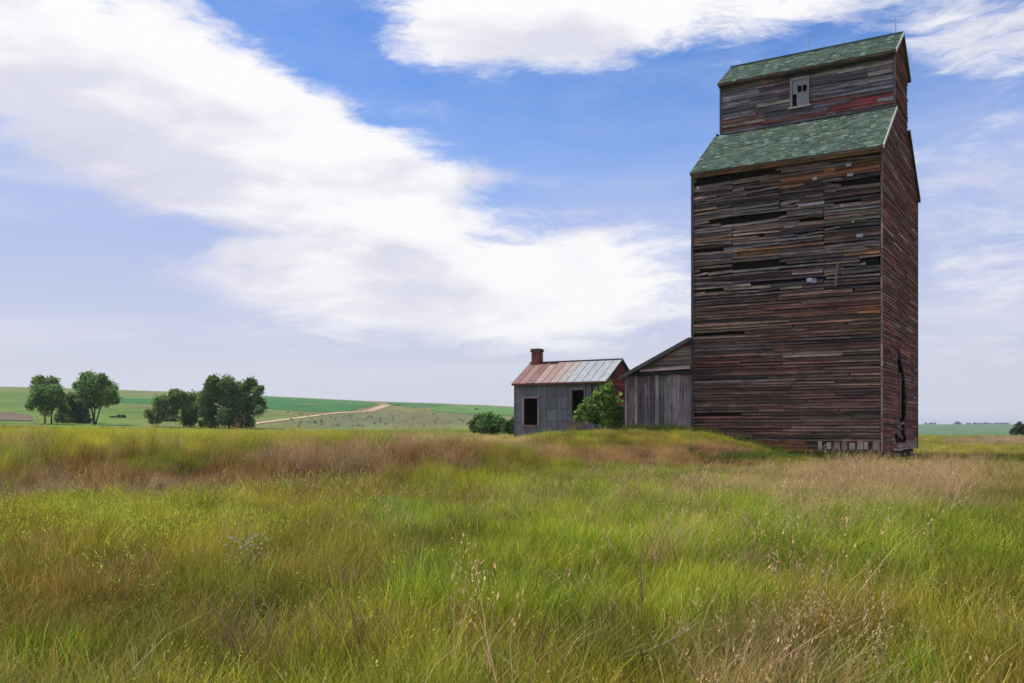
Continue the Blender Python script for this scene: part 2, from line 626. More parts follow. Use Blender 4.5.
def meadow(x, y):
    """colour and dryness of the growth at ground points"""
    x = np.asarray(x, float)
    y = np.asarray(y, float)
    z = height(x, y) + 0.25
    yy = np.maximum(y, 1.5)
    px, py = 512 + F * x / yy, YH - F * (z - EYE) / yy
    n = fbm(x * 0.35, y * 0.22, 4)
    m = fbm(x * 1.3 + 50, y * 0.9 + 20, 3)
    k = sstep(0.38, 0.62, n)[:, None]
    col = GREEN * k + OLIVE * (1 - k)
    dry = 0.20 * (1 - sstep(0.35, 0.65, n)) + 0.04
    wn = (fbm(x * 0.8 + 11, y * 0.5 + 3, 3) - 0.5)
    for (cx, cy, rx, ry, c, s, d) in PATCHES:
        q = np.sqrt(((px - cx) / rx) ** 2 + ((py - cy) / ry) ** 2) + wn * 1.3
        w = s * (1 - sstep(0.55, 1.15, q))
        col = col * (1 - w[:, None]) + np.asarray(c) * w[:, None]
        dry = dry * (1 - w) + d * w
    col = col * (0.72 + 0.56 * m)[:, None]
    return col, np.clip(dry + 0.3 * (m - 0.5), 0, 1)


# ------------------------------------------------------------------ terrain
def build_ground():
    r = np.concatenate([[0.6], np.geomspace(1.0, 90, 190), np.geomspace(91, 1300, 330), np.geomspace(1340, 9000, 60)])
    th = np.concatenate([np.linspace(-180, -42, 47)[:-1], np.linspace(-42, 42, 337), np.linspace(42, 180, 47)[1:]])
    th = np.radians(th)[:-1]
    Rr, Th = np.meshgrid(r, th, indexing='ij')
    X, Y = Rr * np.sin(Th), Rr * np.cos(Th)
    Z = height(X, Y)
    v = np.stack([X.ravel(), Y.ravel(), Z.ravel()], 1)
    nr, nt = X.shape
    i, j = np.meshgrid(np.arange(nr - 1), np.arange(nt), indexing='ij')
    j2 = (j + 1) % nt
    f = np.stack([i * nt + j, i * nt + j2, (i + 1) * nt + j2, (i + 1) * nt + j], -1).reshape(-1, 4)
    c, d = meadow(v[:, 0], v[:, 1])
    rr = np.hypot(v[:, 0], v[:, 1])
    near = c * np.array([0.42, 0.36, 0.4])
    n = fbm(v[:, 0] * 0.012, v[:, 1] * 0.005, 4)
    n2 = fbm(v[:, 0] * 0.05 + 7, v[:, 1] * 0.02, 3)
    k = sstep(0.35, 0.65, n)[:, None]
    farc = np.array([0.105, 0.175, 0.038]) * k + np.array([0.175, 0.170, 0.068]) * (1 - k)
    farc = farc * (0.75 + 0.5 * n2)[:, None]
    a = v[:, 0] / np.maximum(v[:, 1], 1)
    wr = sstep(0.2, 0.4, a)[:, None]
    farc = farc * (1 - wr) + np.array([0.085, 0.15, 0.06]) * wr * (0.8 + 0.4 * n[:, None])
    pxx = 512 + F * a
    pyy = YH - F * (v[:, 2] - EYE) / np.maximum(v[:, 1], 1)
    q = np.sqrt(((pxx - 385) / 115) ** 2 + ((pyy - 420) / 9) ** 2) + 1.2 * (fbm(v[:, 0] * 0.05, v[:, 1] * 0.02, 3) - 0.5)
    ws = (1 - sstep(0.6, 1.2, q))[:, None] * (v[:, 1] > 120)[:, None]
    farc = farc * (1 - ws) + np.array([0.135, 0.145, 0.075]) * ws * (0.75 + 0.5 * n2[:, None])
    w = sstep(110, 170, rr)[:, None]
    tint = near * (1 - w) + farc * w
    m, T, bs = new_mat('meadow_soil')
    g = T.node('ShaderNodeNewGeometry').outputs['Position']
    n1 = T.noise(g, 1.7, 6, 0.7)
    nb = T.noise(T.mapping(g, scale=(1, 0.35, 1)), 0.06, 5, 0.7)
    cc = T.vmath('SCALE', tint_node(T), T.rng(n1, 0.3, 0.7, 0.6, 1.35, 'LINEAR'))
    cc = T.vmath('SCALE', cc, T.rng(nb, 0.3, 0.7, 0.75, 1.25, 'LINEAR'))
    T.l.new(cc, bs.inputs['Base Color'])
    bs.inputs['Roughness'].default_value = 1.0
    bs.inputs['Specular IOR Level'].default_value = 0.05
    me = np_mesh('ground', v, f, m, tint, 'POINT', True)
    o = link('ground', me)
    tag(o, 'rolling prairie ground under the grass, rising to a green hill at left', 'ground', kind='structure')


build_ground()


def sheet(name, tops, bots, tint, mat, lift, label, cat, rows=10):
    """a field or road laid on the terrain, outlined by matching far and near edges"""
    n = 60
    xs = np.linspace(0, 1, n)
    ta = np.array(tops, float)
    ba = np.array(bots, float)
    u = lambda a: np.linspace(0, 1, len(a))
    tx, ty = np.interp(xs, u(ta), ta[:, 0]), np.interp(xs, u(ta), ta[:, 1])
    bx, by = np.interp(xs, u(ba), ba[:, 0]), np.interp(xs, u(ba), ba[:, 1])
    V = []
    P0 = [pix(a, b) for a, b in zip(tx, ty)]
    P1 = [pix(a, b) for a, b in zip(bx, by)]
    for r in range(rows + 1):
        k = r / rows
        for (x0, y0), (x1, y1) in zip(P0, P1):
            x, y = x0 * k + x1 * (1 - k), y0 * k + y1 * (1 - k)
            V.append((x, y, hz(x, y) + lift))
    V = np.array(V)
    i, j = np.meshgrid(np.arange(rows), np.arange(n - 1), indexing='ij')
    f = np.stack([i * n + j, i * n + j + 1, (i + 1) * n + j + 1, (i + 1) * n + j], -1).reshape(-1, 4)
    nn = fbm(V[:, 0] * 0.05, V[:, 1] * 0.02, 3)
    me = np_mesh(name, V, f, mat, np.asarray(tint) * (0.8 + 0.4 * nn)[:, None], 'POINT', True)
    return tag(link(name, me), label, cat, kind='structure')


M_FIELD = plain_mat('field_crop', 1.0, 0.05, 0.15, 0.75, 1.25)
sheet('crop_field', [(262, 397), (320, 399.5), (372, 402.5), (377, 403.5)], [(262, 409), (310, 411.5), (345, 412), (377, 404.5)], (0.045, 0.150, 0.045), M_FIELD, 0.12,
      'dark green crop field on the hill behind the biggest tree', 'field')
sheet('crop_field', [(388, 402.6), (420, 403.4), (452, 404.6)], [(388, 404), (412, 408), (452, 406)], (0.05, 0.14, 0.05), M_FIELD, 0.12,
      'dark green crop field on the skyline right of the dirt road', 'field')
sheet('crop_field', [(440, 405.5), (480, 406.5), (520, 408)], [(430, 411), (470, 414.5), (520, 416)], (0.09, 0.19, 0.05), M_FIELD, 0.12,
      'light green crop field on the hill left of the tin house', 'field')
sheet('crop_field', [(100, 398.5), (135, 398.5), (168, 399.5)], [(100, 402), (135, 403.5), (168, 405)], (0.045, 0.14, 0.045), M_FIELD, 0.12,
      'dark green crop strip on the hill between the tree groups', 'field')
sheet('bare_soil', [(-40, 412), (10, 412.5), (32, 416)], [(-40, 421), (10, 421), (34, 421)], (0.135, 0.105, 0.075), M_FIELD, 0.12,
      'brown bare cutbank of soil at the far left below the hill', 'soil')
sheet('dirt_road', [(256, 423), (300, 417.2), (337, 412.4), (366, 411.2)], [(256, 424.6), (300, 418.7), (337, 413.6), (366, 412.2)], (0.42, 0.31, 0.21), M_FIELD, 0.12,
      'pale dirt road climbing the hill beside the crop field', 'road', 4)
sheet('dirt_road', [(364, 411), (376, 407), (383, 404.6)], [(372, 412), (384, 408), (391, 405)], (0.40, 0.29, 0.20), M_FIELD, 0.12,
      'wide pale upper stretch of dirt road near the skyline', 'road', 4)

# ------------------------------------------------------------------ grain elevator
ANG = math.radians(-30.87)
GZ = -1.35                                       # local ground at the corner, eye-relative
elev = empty('grain_elevator', (CX, CY, EYE + GZ), ANG,
             'tall weathered wooden grain elevator with green shingled roofs', 'grain elevator')
L, S, A0, A1 = 9.4, 11.8, 3.78, 8.02
LU = 9.13                                        # the headhouse is a little shorter
zl = lambda z: z - GZ                            # eye-relative height to the thing's own z
ZB = zl(-1.08)
roof_lo = lambda s: zl(13.52 + (s + 0.35) * 0.741)
roof_up = lambda s: zl(19.38 + (s - 3.43) * 0.705)
WALL_T, CUP_T = roof_lo(0) - 0.12, roof_up(A0) - 0.1

# solid core behind the boards
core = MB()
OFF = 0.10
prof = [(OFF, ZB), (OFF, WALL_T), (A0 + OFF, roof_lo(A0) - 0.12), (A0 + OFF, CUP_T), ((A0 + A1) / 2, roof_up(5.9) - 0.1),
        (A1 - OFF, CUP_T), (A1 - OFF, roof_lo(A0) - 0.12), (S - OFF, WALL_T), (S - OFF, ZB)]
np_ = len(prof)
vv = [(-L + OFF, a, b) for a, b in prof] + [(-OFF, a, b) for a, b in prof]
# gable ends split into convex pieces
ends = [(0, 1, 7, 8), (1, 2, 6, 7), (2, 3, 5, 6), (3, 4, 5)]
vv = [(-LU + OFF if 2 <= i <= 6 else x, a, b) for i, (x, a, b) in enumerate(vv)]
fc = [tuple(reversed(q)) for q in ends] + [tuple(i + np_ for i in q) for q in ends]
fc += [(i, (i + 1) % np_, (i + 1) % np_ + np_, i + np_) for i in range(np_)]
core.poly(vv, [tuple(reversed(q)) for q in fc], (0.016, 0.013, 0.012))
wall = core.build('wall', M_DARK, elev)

boards = []   # (area, MB, material)


def lap_board(u0, u1, z0, z1, tint, plane, lean=0.0, out=0.0, rag=0.03, th=0.05):
    """one clapboard: u runs along the wall, plane maps (u, outwards, z) to local space"""
    n = max(2, min(5, int((u1 - u0) / 0.9)))
    m = MB()
    V = []
    sag = random.uniform(-0.012, 0.012)
    ph = random.uniform(0, 6)
    lipk = random.uniform(0.18, 0.4)
    e0 = [random.uniform(-rag, rag) for _ in range(2)]
    e1 = [random.uniform(-rag, rag) for _ in range(2)]
    for i in range(n + 1):
        k = i / n
        u = u0 + (u1 - u0) * k
        dz = sag * math.sin(ph + 3 * k) + lean * (k - 0.5)
        w = 0.006 * math.sin(ph * 2 + 5 * k)
        ub = u + (e0[0] if i == 0 else e1[0] if i == n else 0)
        ut = u + (e0[1] if i == 0 else e1[1] if i == n else 0)
        zl_ = z0 + (z1 - z0) * lipk
        V += [plane(ub, th + out + w, z0 + dz), plane(ub, th + (0.014 - th) * lipk + out + w + 0.004, zl_ + dz), plane(ut, 0.014 + out + w, z1 + dz), plane(ut, -0.02 + out, z1 + dz), plane(ub, -0.02 + out, z0 + dz)]
    F_, G_ = [], []
    for i in range(n):
        for k in range(5):
            k2 = (k + 1) % 5
            (G_ if k == 0 else F_).append((i * 5 + k, i * 5 + k2, (i + 1) * 5 + k2, (i + 1) * 5 + k))
    F_.append((4, 3, 2, 1, 0))
    F_.append(tuple(n * 5 + k for k in range(5)))
    m.poly(V, F_, tint)
    q = random.choice([0.55, 0.7, 1.0, 1.3, 1.9])  # lip tone paints in edge wear and skylight caught along the laps
    m.f += G_
    m.c += [tuple(c * q for c in tint)] * len(G_)
    return m


front = lambda y: (lambda u, o, z: (u, y - o, z))
side = lambda x: (lambda u, o, z: (x + o, u, z))


def jit(c, a=0.35):
    k = 1 + random.uniform(-a, a)
    return tuple(max(0.004, x * k * random.uniform(0.93, 1.07)) for x in c)


def local_of(px, py):
    """front-wall coordinates (u along, z up) under a photo pixel"""
    k = (px - 512) / F
    t = (CX - k * CY) / (0.858 + k * 0.513)
    Y = CY + 0.513 * t
    return -t, zl((YH - py) / F * Y)


def in_box(u, z, lst):
    for (x0, y0, x1, y1, c) in lst:
        ua, za = local_of(x0, (y0 + y1) / 2)
        ub, _ = local_of(x1, (y0 + y1) / 2)
        _, zt = local_of((x0 + x1) / 2, y0)
        _, zb = local_of((x0 + x1) / 2, y1)
        # rows of the wall rise towards the right, so shift the box with them
        if ua <= u <= ub and zb <= z <= zt:
            return c if c == 1 else tuple(0.72 * q + 0.28 * w for q, w in zip(c, (0.12, 0.09, 0.075)))
    return None


GAPS = [(694, 175, 742, 178.5, 1), (735, 170, 778, 177, 1), (693, 181, 735, 184, 1), (716, 215, 782, 221.5, 1), (693, 248, 722, 251, 1), (754, 234, 772, 237, 1),
        (738, 262, 782, 265, 1), (694, 288, 720, 291, 1), (842, 199, 868, 202, 1), (838, 180, 880, 182, 1), (758, 279, 830, 281, 1), (806, 219, 820, 222, 1),
        (868, 258, 880, 262, 1), (694, 270, 730, 271.5, 1)]
STAINS = [(826, 163, 862, 176, (0.17, 0.065, 0.022)), (858, 152, 881, 164, (0.12, 0.075, 0.020)), (852, 166, 881, 172, (0.13, 0.05, 0.02)),
          (740, 246, 796, 252, (0.19, 0.085, 0.03)), (862, 222, 880, 231, (0.20, 0.085, 0.015)), (786, 180, 806, 185, (0.13, 0.06, 0.025)), (768, 172, 790, 180, (0.13, 0.06, 0.025)),
          (850, 309, 881, 316, (0.20, 0.08, 0.015)), (858, 324, 878, 332, (0.11, 0.075, 0.012)), (698, 358, 732, 369, (0.13, 0.055, 0.028)), (785, 316, 830, 326, (0.12, 0.05, 0.03)),
          (854, 248, 880, 254, (0.15, 0.07, 0.02)), (700, 234, 730, 240, (0.13, 0.07, 0.05)), (790, 232, 830, 240, (0.2, 0.15, 0.14)), (745, 225, 790, 233, (0.21, 0.15, 0.13)),
          (700, 262, 733, 268, (0.2, 0.145, 0.12)), (806, 203, 818, 207, (0.32, 0.30, 0.36)), (750, 178, 780, 190, (0.17, 0.12, 0.11))]
def gap_ranges(z):
    """stretches of a row at height z where the siding has fallen away"""
    out = []
    for (x0, y0, x1, y1, _) in GAPS:
        ua, zt_ = local_of(x0, (y0 + y1) / 2)
        ub, _z = local_of(x1, (y0 + y1) / 2)
        zt_, zb_ = local_of((x0 + x1) / 2, y0)[1], local_of((x0 + x1) / 2, y1)[1]
        if zb_ - 0.03 <= z <= zt_ + 0.03:
            out.append((ua + random.uniform(-.4, .4), ub + random.uniform(-.4, .4)))
    return out


seams = [-L, -7.24, -4.82, -2.66, -0.02]

# lower half: tight rows
z = ZB + 0.55
while z < zl(6.85):
    ex = random.uniform(0.145, 0.185)
    u = -L
    while u < -0.1:
        ln = random.uniform(2.6, 6.0)
        u1 = min(u + ln, -0.02)
        if -0.02 - u1 < 0.8:
            u1 = -0.02
        um = (u + u1) / 2
        r = random.random()
        c = (0.118, 0.074, 0.057)
        if r < 0.18:
            c = (0.135, 0.064, 0.050)
        elif r < 0.27:
            c = (0.17, 0.135, 0.118)
        elif r < 0.42:
            c = (0.05, 0.038, 0.035)
        s = in_box(um, z, STAINS)
        if random.random() > 0.02:
            boards.append((u1 - u, lap_board(u + 0.004, u1 - 0.004, z - 0.012, z + ex - random.choice([-.01, -.01, .015, .03, .05]), jit(s if s else c, 0.25), front(0), random.uniform(-0.02, 0.02), random.uniform(-0.01, 0.025), 0.05, 0.06), M_WOODX))
        u = u1
    z += ex
# upper half: bays of broken boards between the seams
while z < WALL_T - 0.05:
    ex = random.uniform(0.14, 0.205)
    zt = min(z + ex, WALL_T)
    holes_ = gap_ranges((z + zt) / 2)
    brk = [-L] + [q for q in seams[1:4] if random.random() < 0.62] + [-0.02]
    for k in range(len(brk) - 1):
        us, ue = brk[k] + 0.012, brk[k + 1] - 0.012
        cuts = [us, ue]
        if random.random() < 0.45:
            cuts = [us, random.uniform(us + 0.5, ue - 0.5), ue]
        segs = list(zip(cuts[:-1], cuts[1:]))
        for ga, gb in holes_:
            segs = [q for a, b in segs for q in (((a, b),) if gb <= a or ga >= b else ((a, min(b, ga)), (max(a, gb), b))) if q[1] - q[0] > 0.12]
        for ua, ub in segs:
            um = (ua + ub) / 2
            r = random.random()
            c = (0.150, 0.118, 0.106)
            if r < 0.25:
                c = (0.160, 0.112, 0.092)
            elif r < 0.47:
                c = (0.06, 0.05, 0.05)
            elif r < 0.57:
                c = (0.095, 0.06, 0.045)
            elif r < 0.66:
                c = (0.140, 0.128, 0.132)
            s = in_box(um, (z + zt) / 2, STAINS)
            t = jit(s if s else c, 0.20)
            boards.append((ub - ua, lap_board(ua, ub, z - 0.02, zt - random.choice([-.01, 0, 0.03, 0.05, 0.08]), t, front(0), random.uniform(-0.09, 0.09), random.uniform(-0.01, 0.025), 0.04, 0.055), M_WOODX))
    z += ex
# bottom band of rusty planks
for k in range(3):
    zz = ZB + 0.02 + 0.18 * k
    u = -L
    while u < -0.1:
        u1 = min(u + random.uniform(1.2, 3.0), -0.02)
        if -0.02 - u1 < 0.7:
            u1 = -0.02
        c = (0.20, 0.085, 0.035) if u1 < -2.6 else (0.13, 0.075, 0.05)
        boards.append((u1 - u, lap_board(u, u1, zz, zz + 0.18, jit(c, 0.35), front(0), 0, -0.01, 0.04, 0.04), M_WOODX))
        u = u1
# headhouse front
z = roof_lo(A0) + 0.02
WIN = (0, 0, 0, 0)


def cup_local(px, py):
    k = (px - 512) / F
    x0, y0 = CX + 0.513 * A0, CY + 0.858 * A0
    t = (x0 - k * y0) / (0.858 + k * 0.513)
    return -t, zl((YH - py) / F * (y0 + 0.513 * t))


wu0, wzt = cup_local(790.5, 77)
wu1, wzt2 = cup_local(809.5, 77)
_, wzb = cup_local(800, 106.5)
wzt = cup_local(800, 77.5)[1]
WU0, WU1 = wu0, wu1
while z < CUP_T - 0.04:
    ex = random.uniform(0.16, 0.24)
    zt = min(z + ex, CUP_T)
    spans = [(-LU + 0.02, -0.02)]
    if zt > wzb and z < wzt:
        spans = [(-LU + 0.02, WU0 - 0.01), (WU1 + 0.01, -0.02)]
    for sa, sb in spans:
        u = sa
        while u < sb - 0.05:
            u1 = min(u + random.uniform(1.4, 3.8), sb)
            if sb - u1 < 0.6:
                u1 = sb
            r = random.random()
            c = (0.155, 0.145, 0.16)
            if r < 0.22:
                c = (0.09, 0.082, 0.09)
            elif r < 0.40:
                c = (0.25, 0.20, 0.185)
            elif r < 0.5:
                c = (0.15, 0.075, 0.07)
            um = (u + u1) / 2
            if z < roof_lo(A0) + 0.35 and random.random() < 0.5:
                c = (0.17, 0.06, 0.05)
            if -2.6 < um < -0.9 and roof_lo(A0) + 0.25 < z < roof_lo(A0) + 0.75:
                c = (0.17, 0.035, 0.035)
            boards.append((u1 - u, lap_board(u, u1, z - 0.015, zt + 0.005, jit(c, 0.3), front(A0), random.uniform(-0.03, 0.03), random.uniform(-0.01, 0.03), 0.06, 0.05), M_WOODX))
            u = u1
    z += ex


# right-hand end wall, with the torn doorway
def gable_span(z):
    """extent along s of the end wall at height z"""
    if z < WALL_T:
        return 0.0, S
    if z < roof_lo(A0) - 0.1:
        s = (z - zl(13.52) + 0.12) / 0.741 - 0.35
        return max(0.0, s), S - max(0.0, s)
    if z < CUP_T:
        return A0, A1
    s = (z - zl(19.38) + 0.1) / 0.705 + 3.43
    return s, S - s


def tear(z):
    """opening along s: a leaning slit low on the end wall, wider at the foot"""
    zr = z + GZ
    if -0.85 < zr < -0.35:
        return 3.9, 7.4
    if -0.35 <= zr < 0.55:
        return 5.3, 7.0
    if 0.55 <= zr < 2.7:
        return 4.95, 7.15
    if 2.7 <= zr < 3.4:
        return 4.8, 6.75 - (zr - 2.7) * 0.7
    if 3.4 <= zr < 4.4:
        return 4.7, 5.9 - (zr - 3.4) * 1.0
    return None


z = ZB + 0.02
side_boards = []
while z < roof_up(5.9) - 0.25:
    ex = random.uniform(0.15, 0.19)
    s0, s1 = gable_span(z + ex * 0.5)
    s0, s1 = s0 + 0.03, s1 - 0.03
    t = tear(z)
    spans = [(s0, s1)] if t is None else [(s0, t[0] + random.uniform(-0.15, 0.15)), (t[1] + random.uniform(-0.12, 0.12), s1)]
    for sa, sb in spans:
        u = sa
        while u < sb - 0.08:
            u1 = min(u + random.uniform(2.0, 5.0), sb)
            if sb - u1 < 0.7:
                u1 = sb
            r = random.random()
            c = (0.190, 0.065, 0.046)
            if r < 0.2:
                c = (0.115, 0.044, 0.036)
            elif r < 0.30:
                c = (0.24, 0.16, 0.15)
            elif r < 0.45:
                c = (0.14, 0.07, 0.058)
            if z < ZB + 0.6:
                c = (0.24, 0.16, 0.145) if random.random() < 0.6 else c
            if True:
                boards.append(((u1 - u) * 0.4, lap_board(u, u1, z - 0.012, z + ex + 0.012, jit(c, 0.3), side(0), random.uniform(-0.03, 0.03), random.uniform(-0.01, 0.025), 0.06, 0.06), M_WOODY))
            u = u1
    z += ex
# far end and back get the same siding, plainly
for x_, sgn in ((-L, -1),):
    z = ZB + 0.02
    while z < roof_up(5.9) - 0.25:
        s0, s1 = gable_span(z + 0.1)
        boards.append((0.01, lap_board(s0 + 0.03, s1 - 0.03, z - 0.01, z + 0.21, jit((0.10, 0.07, 0.065), 0.35), (lambda u, o, z, xe=(-LU if z > roof_lo(A0) else -L): (xe - o, u, z))), M_WOODY))
        z += 0.2
for y_, zb, zt_ in ((S, ZB, WALL_T), (A1, roof_lo(A0), CUP_T)):
    z = zb + 0.02
    while z < zt_ - 0.1:
        boards.append((0.01, lap_board(-L if y_ == S else -LU, -0.02, z - 0.01, z + 0.21, jit((0.10, 0.07, 0.065), 0.35), (lambda u, o, z, y_=y_: (u, y_ + o, z))), M_WOODX))
        z += 0.2
boards.sort(key=lambda b: -b[0])
for a, m, mat in boards[:300]:
    m.build('board', mat, wall)
for mat in (M_WOODX, M_WOODY):
    rest = MB()
    for a, m, mt in boards[300:]:
        if mt is mat:
            n = len(rest.v)
            rest.v += m.v
            rest.f += [tuple(i + n for i in f) for f in m.f]
            rest.c += m.c
    o = rest.build('board', mat, wall)
    o['kind'] = 'stuff'


# seams, corner trim
def strip(name, mat, fn, parent):
    m = MB()
    fn(m)
    return m.build(name, mat, parent)


z = ZB
ct = MB()
while z < WALL_T - 0.3:
    h_ = random.uniform(0.5, 1.6)
    ct.box(-0.012 + random.uniform(0, .015), 0.078, -0.078, 0.05, z, min(z + h_ - 0.02, WALL_T), jit((0.26, 0.19, 0.175), 0.4))
    z += h_
ct.build('corner_board', M_WOODZ, elev)
cb = MB()
cb.box(-L - 0.09, -L + 0.06, -0.075, 0.05, ZB, WALL_T, (0.07, 0.06, 0.06))
cb.build('corner_board', M_WOODZ, elev)
cb = MB()
cb.box(-0.03, 0.08, A0 - 0.08, A0 + 0.05, roof_lo(A0) + 0.02, CUP_T, (0.15, 0.11, 0.11))
cb.build('corner_board', M_WOODZ, elev)
cb = MB()
cb.box(-LU - 0.06, -LU + 0.05, A0 - 0.08, A0 + 0.05, roof_lo(A0) + 0.02, CUP_T, (0.09, 0.08, 0.085))
cb.build('corner_board', M_WOODZ, elev)
cb = MB()
cb.box(-0.05, 0.085, S - 0.05, S + 0.085, ZB, WALL_T, (0.10, 0.05, 0.05))
cb.build('corner_board', M_WOODZ, elev)

# odd pale tin patches nailed over holes
for (px, py, w, h, c) in [(812, 204.5, 1.25, 0.13, (0.5, 0.48, 0.55)), (849, 165.5, 0.22, 0.14, (0.5, 0.6, 0.75)), (850.5, 175.2, 0.28, 0.14, (0.6, 0.64, 0.75)),
                          (815.5, 179.2, 0.22, 0.14, (0.55, 0.66, 0.8)), (810, 280.3, 0.26, 0.2, (0.6, 0.68, 0.85)), (814.5, 281, 0.25, 0.24, (0.3, 0.35, 0.5)), (842.5, 206.3, 0.16, 0.14, (0.55, 0.55, 0.65)),
                          (869, 151.5, 0.42, 0.12, (0.45, 0.52, 0.62)), (860, 236, 0.3, 0.16, (0.45, 0.5, 0.62)), (853.5, 222, 0.12, 0.1, (0.2, 0.55, 0.4)), (698.8, 188.4, 0.12, 0.16, (0.55, 0.55, 0.65)),
                          (864, 264, 0.2, 0.12, (0.32, 0.33, 0.34)), (800, 238.5, 1.3, 0.11, (0.26, 0.28, 0.32)), (790, 227.2, 0.5, 0.1, (0.36, 0.30, 0.32))]:
    u, zz = local_of(px, py)
    m = MB()
    m.box(u - w / 2, u + w / 2, -0.12, -0.10, zz - h / 2, zz + h / 2, c)
    m.c = [tuple(0.62 * q for q in m.c[0])] * 6
    m.build('tin_patch', M_PAINT, elev)
# a leaning board on the front
u, zz = local_of(836, 274)
m = MB()
m.poly([(u - .09, -.13, zz - .62), (u + .05, -.13, zz - .62), (u + .18, -.13, zz + .5), (u + .05, -.13, zz + .5),
        (u - .09, -.09, zz - .62), (u + .05, -.09, zz - .62), (u + .18, -.09, zz + .5), (u + .05, -.09, zz + .5)],
       [(0, 1, 2, 3), (7, 6, 5, 4), (0, 4, 5, 1), (1, 5, 6, 2), (2, 6, 7, 3), (3, 7, 4, 0)], (0.11, 0.10, 0.10))
m.build('loose_board', M_WOODZ, elev)

# footing: stone piers, white flaking patches along the right half of the sill
ft = MB()
ft.box(-L + 0.15, -0.15, 0.15, S - 0.15, -0.9, ZB, (0.05, 0.04, 0.035))
ft.build('footing', M_DARK, elev)
for k in range(8):
    u = -2.9 + k * 0.36 + random.uniform(-0.02, 0.04)
    m = MB()
    w = random.uniform(0.17, 0.30)
    m.box(u, u + w, -0.10, -0.075, ZB + 0.13 + random.uniform(-.03, .03), ZB + 0.50 + random.uniform(-.06, .04), jit((0.24, 0.205, 0.19), 0.55))
    m.build('whitewash_slat', M_PAINT, elev)
for k in range(5):
    m = MB()
    s = 0.5 + k * 0.55
    m.box(-0.05, 0.09, s, s + random.uniform(0.2, 0.4), ZB - 0.42, ZB - 0.01, jit((0.24, 0.14, 0.13), 0.35))
    m.build('footing_post', M_WOODZ, elev)


# roofs ------------------------------------------------------------
def shingled(s_lo, s_hi, zf, up, x0=-9.45, name='roof'):
    """one slope between s_lo (eave) and s_hi; zf gives the height; up=+1 front slope"""
    base = MB()
    x1 = 0.14
    za, zb = zf(s_lo if up > 0 else S - s_lo), zf(s_hi if up > 0 else S - s_hi)
    th = 0.13
    v = [(x0, s_lo, za - th), (x1, s_lo, za - th), (x1, s_hi, zb - th), (x0, s_hi, zb - th), (x0, s_lo, za - .02), (x1, s_lo, za - .02), (x1, s_hi, zb - .02), (x0, s_hi, zb - .02)]
    fcs = [(0, 3, 2, 1), (4, 5, 6, 7), (0, 1, 5, 4), (1, 2, 6, 5), (2, 3, 7, 6), (3, 0, 4, 7)]
    base.poly(v, fcs, (0.10, 0.065, 0.04))
    rf = base.build(name, M_WOODX, elev)
    sh = MB()
    run = math.hypot(s_hi - s_lo, zb - za)
    n = int(run / 0.24)
    for i in range(n):
        k0, k1 = i / n, min((i + 1.25) / n, 1.0)
        x = x0 - 0.02 + random.uniform(-0.15, 0)
        while x < x1:
            w = random.uniform(0.22, 0.36)
            xa, xb = max(x, x0 - 0.02), min(x + w - 0.012, x1 + 0.02)
            x += w
            if xb - xa < 0.05 or random.random() < 0.012:
                continue
            dk = random.uniform(-0.06, 0.02) / n
            a0, a1 = k0 + dk, k1
            p = lambda k: (s_lo + (s_hi - s_lo) * k, za + (zb - za) * k)
            (sa, ha), (sb, hb) = p(a0), p(a1)
            lift = random.uniform(0.025, 0.045)
            r = random.random()
            c = (0.066, 0.102, 0.082)
            if r < 0.18:
                c = (0.115, 0.160, 0.132)
            elif r < 0.36:
                c = (0.048, 0.076, 0.063)
            elif r < 0.42:
                c = (0.08, 0.10, 0.055)
            sh.poly([(xa, sa, ha - .01), (xb, sa, ha - .01), (xb, sb, hb - .01), (xa, sb, hb - .01),
                     (xa, sa, ha + lift), (xb, sa, ha + lift), (xb, sb, hb + .004), (xa, sb, hb + .004)],
                    [(4, 5, 6, 7), (0, 1, 5, 4), (1, 2, 6, 5), (3, 0, 4, 7)] if up > 0 else [(7, 6, 5, 4), (4, 5, 1, 0), (5, 6, 2, 1), (7, 4, 0, 3)], jit(c, 0.25))
    o = sh.build('shingle', M_SHINGLE, rf)
    o['kind'] = 'stuff'
    # pale rake trim and eave board
    tr = MB()
    tr.poly([(x1 + .005, s_lo, za - th), (x1 + .045, s_lo, za - th), (x1 + .045, s_hi, zb - th), (x1 + .005, s_hi, zb - th),
             (x1 + .005, s_lo, za + .05), (x1 + .045, s_lo, za + .05), (x1 + .045, s_hi, zb + .05), (x1 + .005, s_hi, zb + .05)],
            fcs, (0.50, 0.50, 0.46) if up > 0 else (0.08, 0.09, 0.08))
    tr.build('rake_trim', M_PAINT, rf)
    return rf


shingled(-0.35, A0 - 0.06, roof_lo, 1)
shingled(S + 0.35, A1 + 0.06, roof_lo, -1)
shingled(3.43, (A0 + A1) / 2, roof_up, 1, -LU - 0.1)
shingled(S - 3.43, (A0 + A1) / 2, roof_up, -1, -LU - 0.1)
m = MB()
m.box(-LU - 0.12, 0.16, 5.82, 5.98, roof_up(5.9) - 0.02, roof_up(5.9) + 0.06, (0.05, 0.10, 0.085))
m.build('ridge_cap', M_SHINGLE, elev)
m = MB()
m.box(-L - 0.02, 0.12, -0.30, -0.22, roof_lo(-0.3) - 0.30, roof_lo(-0.3) - 0.10, (0.15, 0.085, 0.035))
m.build('eave_board', M_WOODX, elev)
m = MB()
m.box(-LU - 0.05, 0.12, 3.50, 3.57, roof_up(3.5) - 0.26, roof_up(3.5) - 0.10, (0.06, 0.045, 0.045))
m.build('eave_board', M_WOODX, elev)

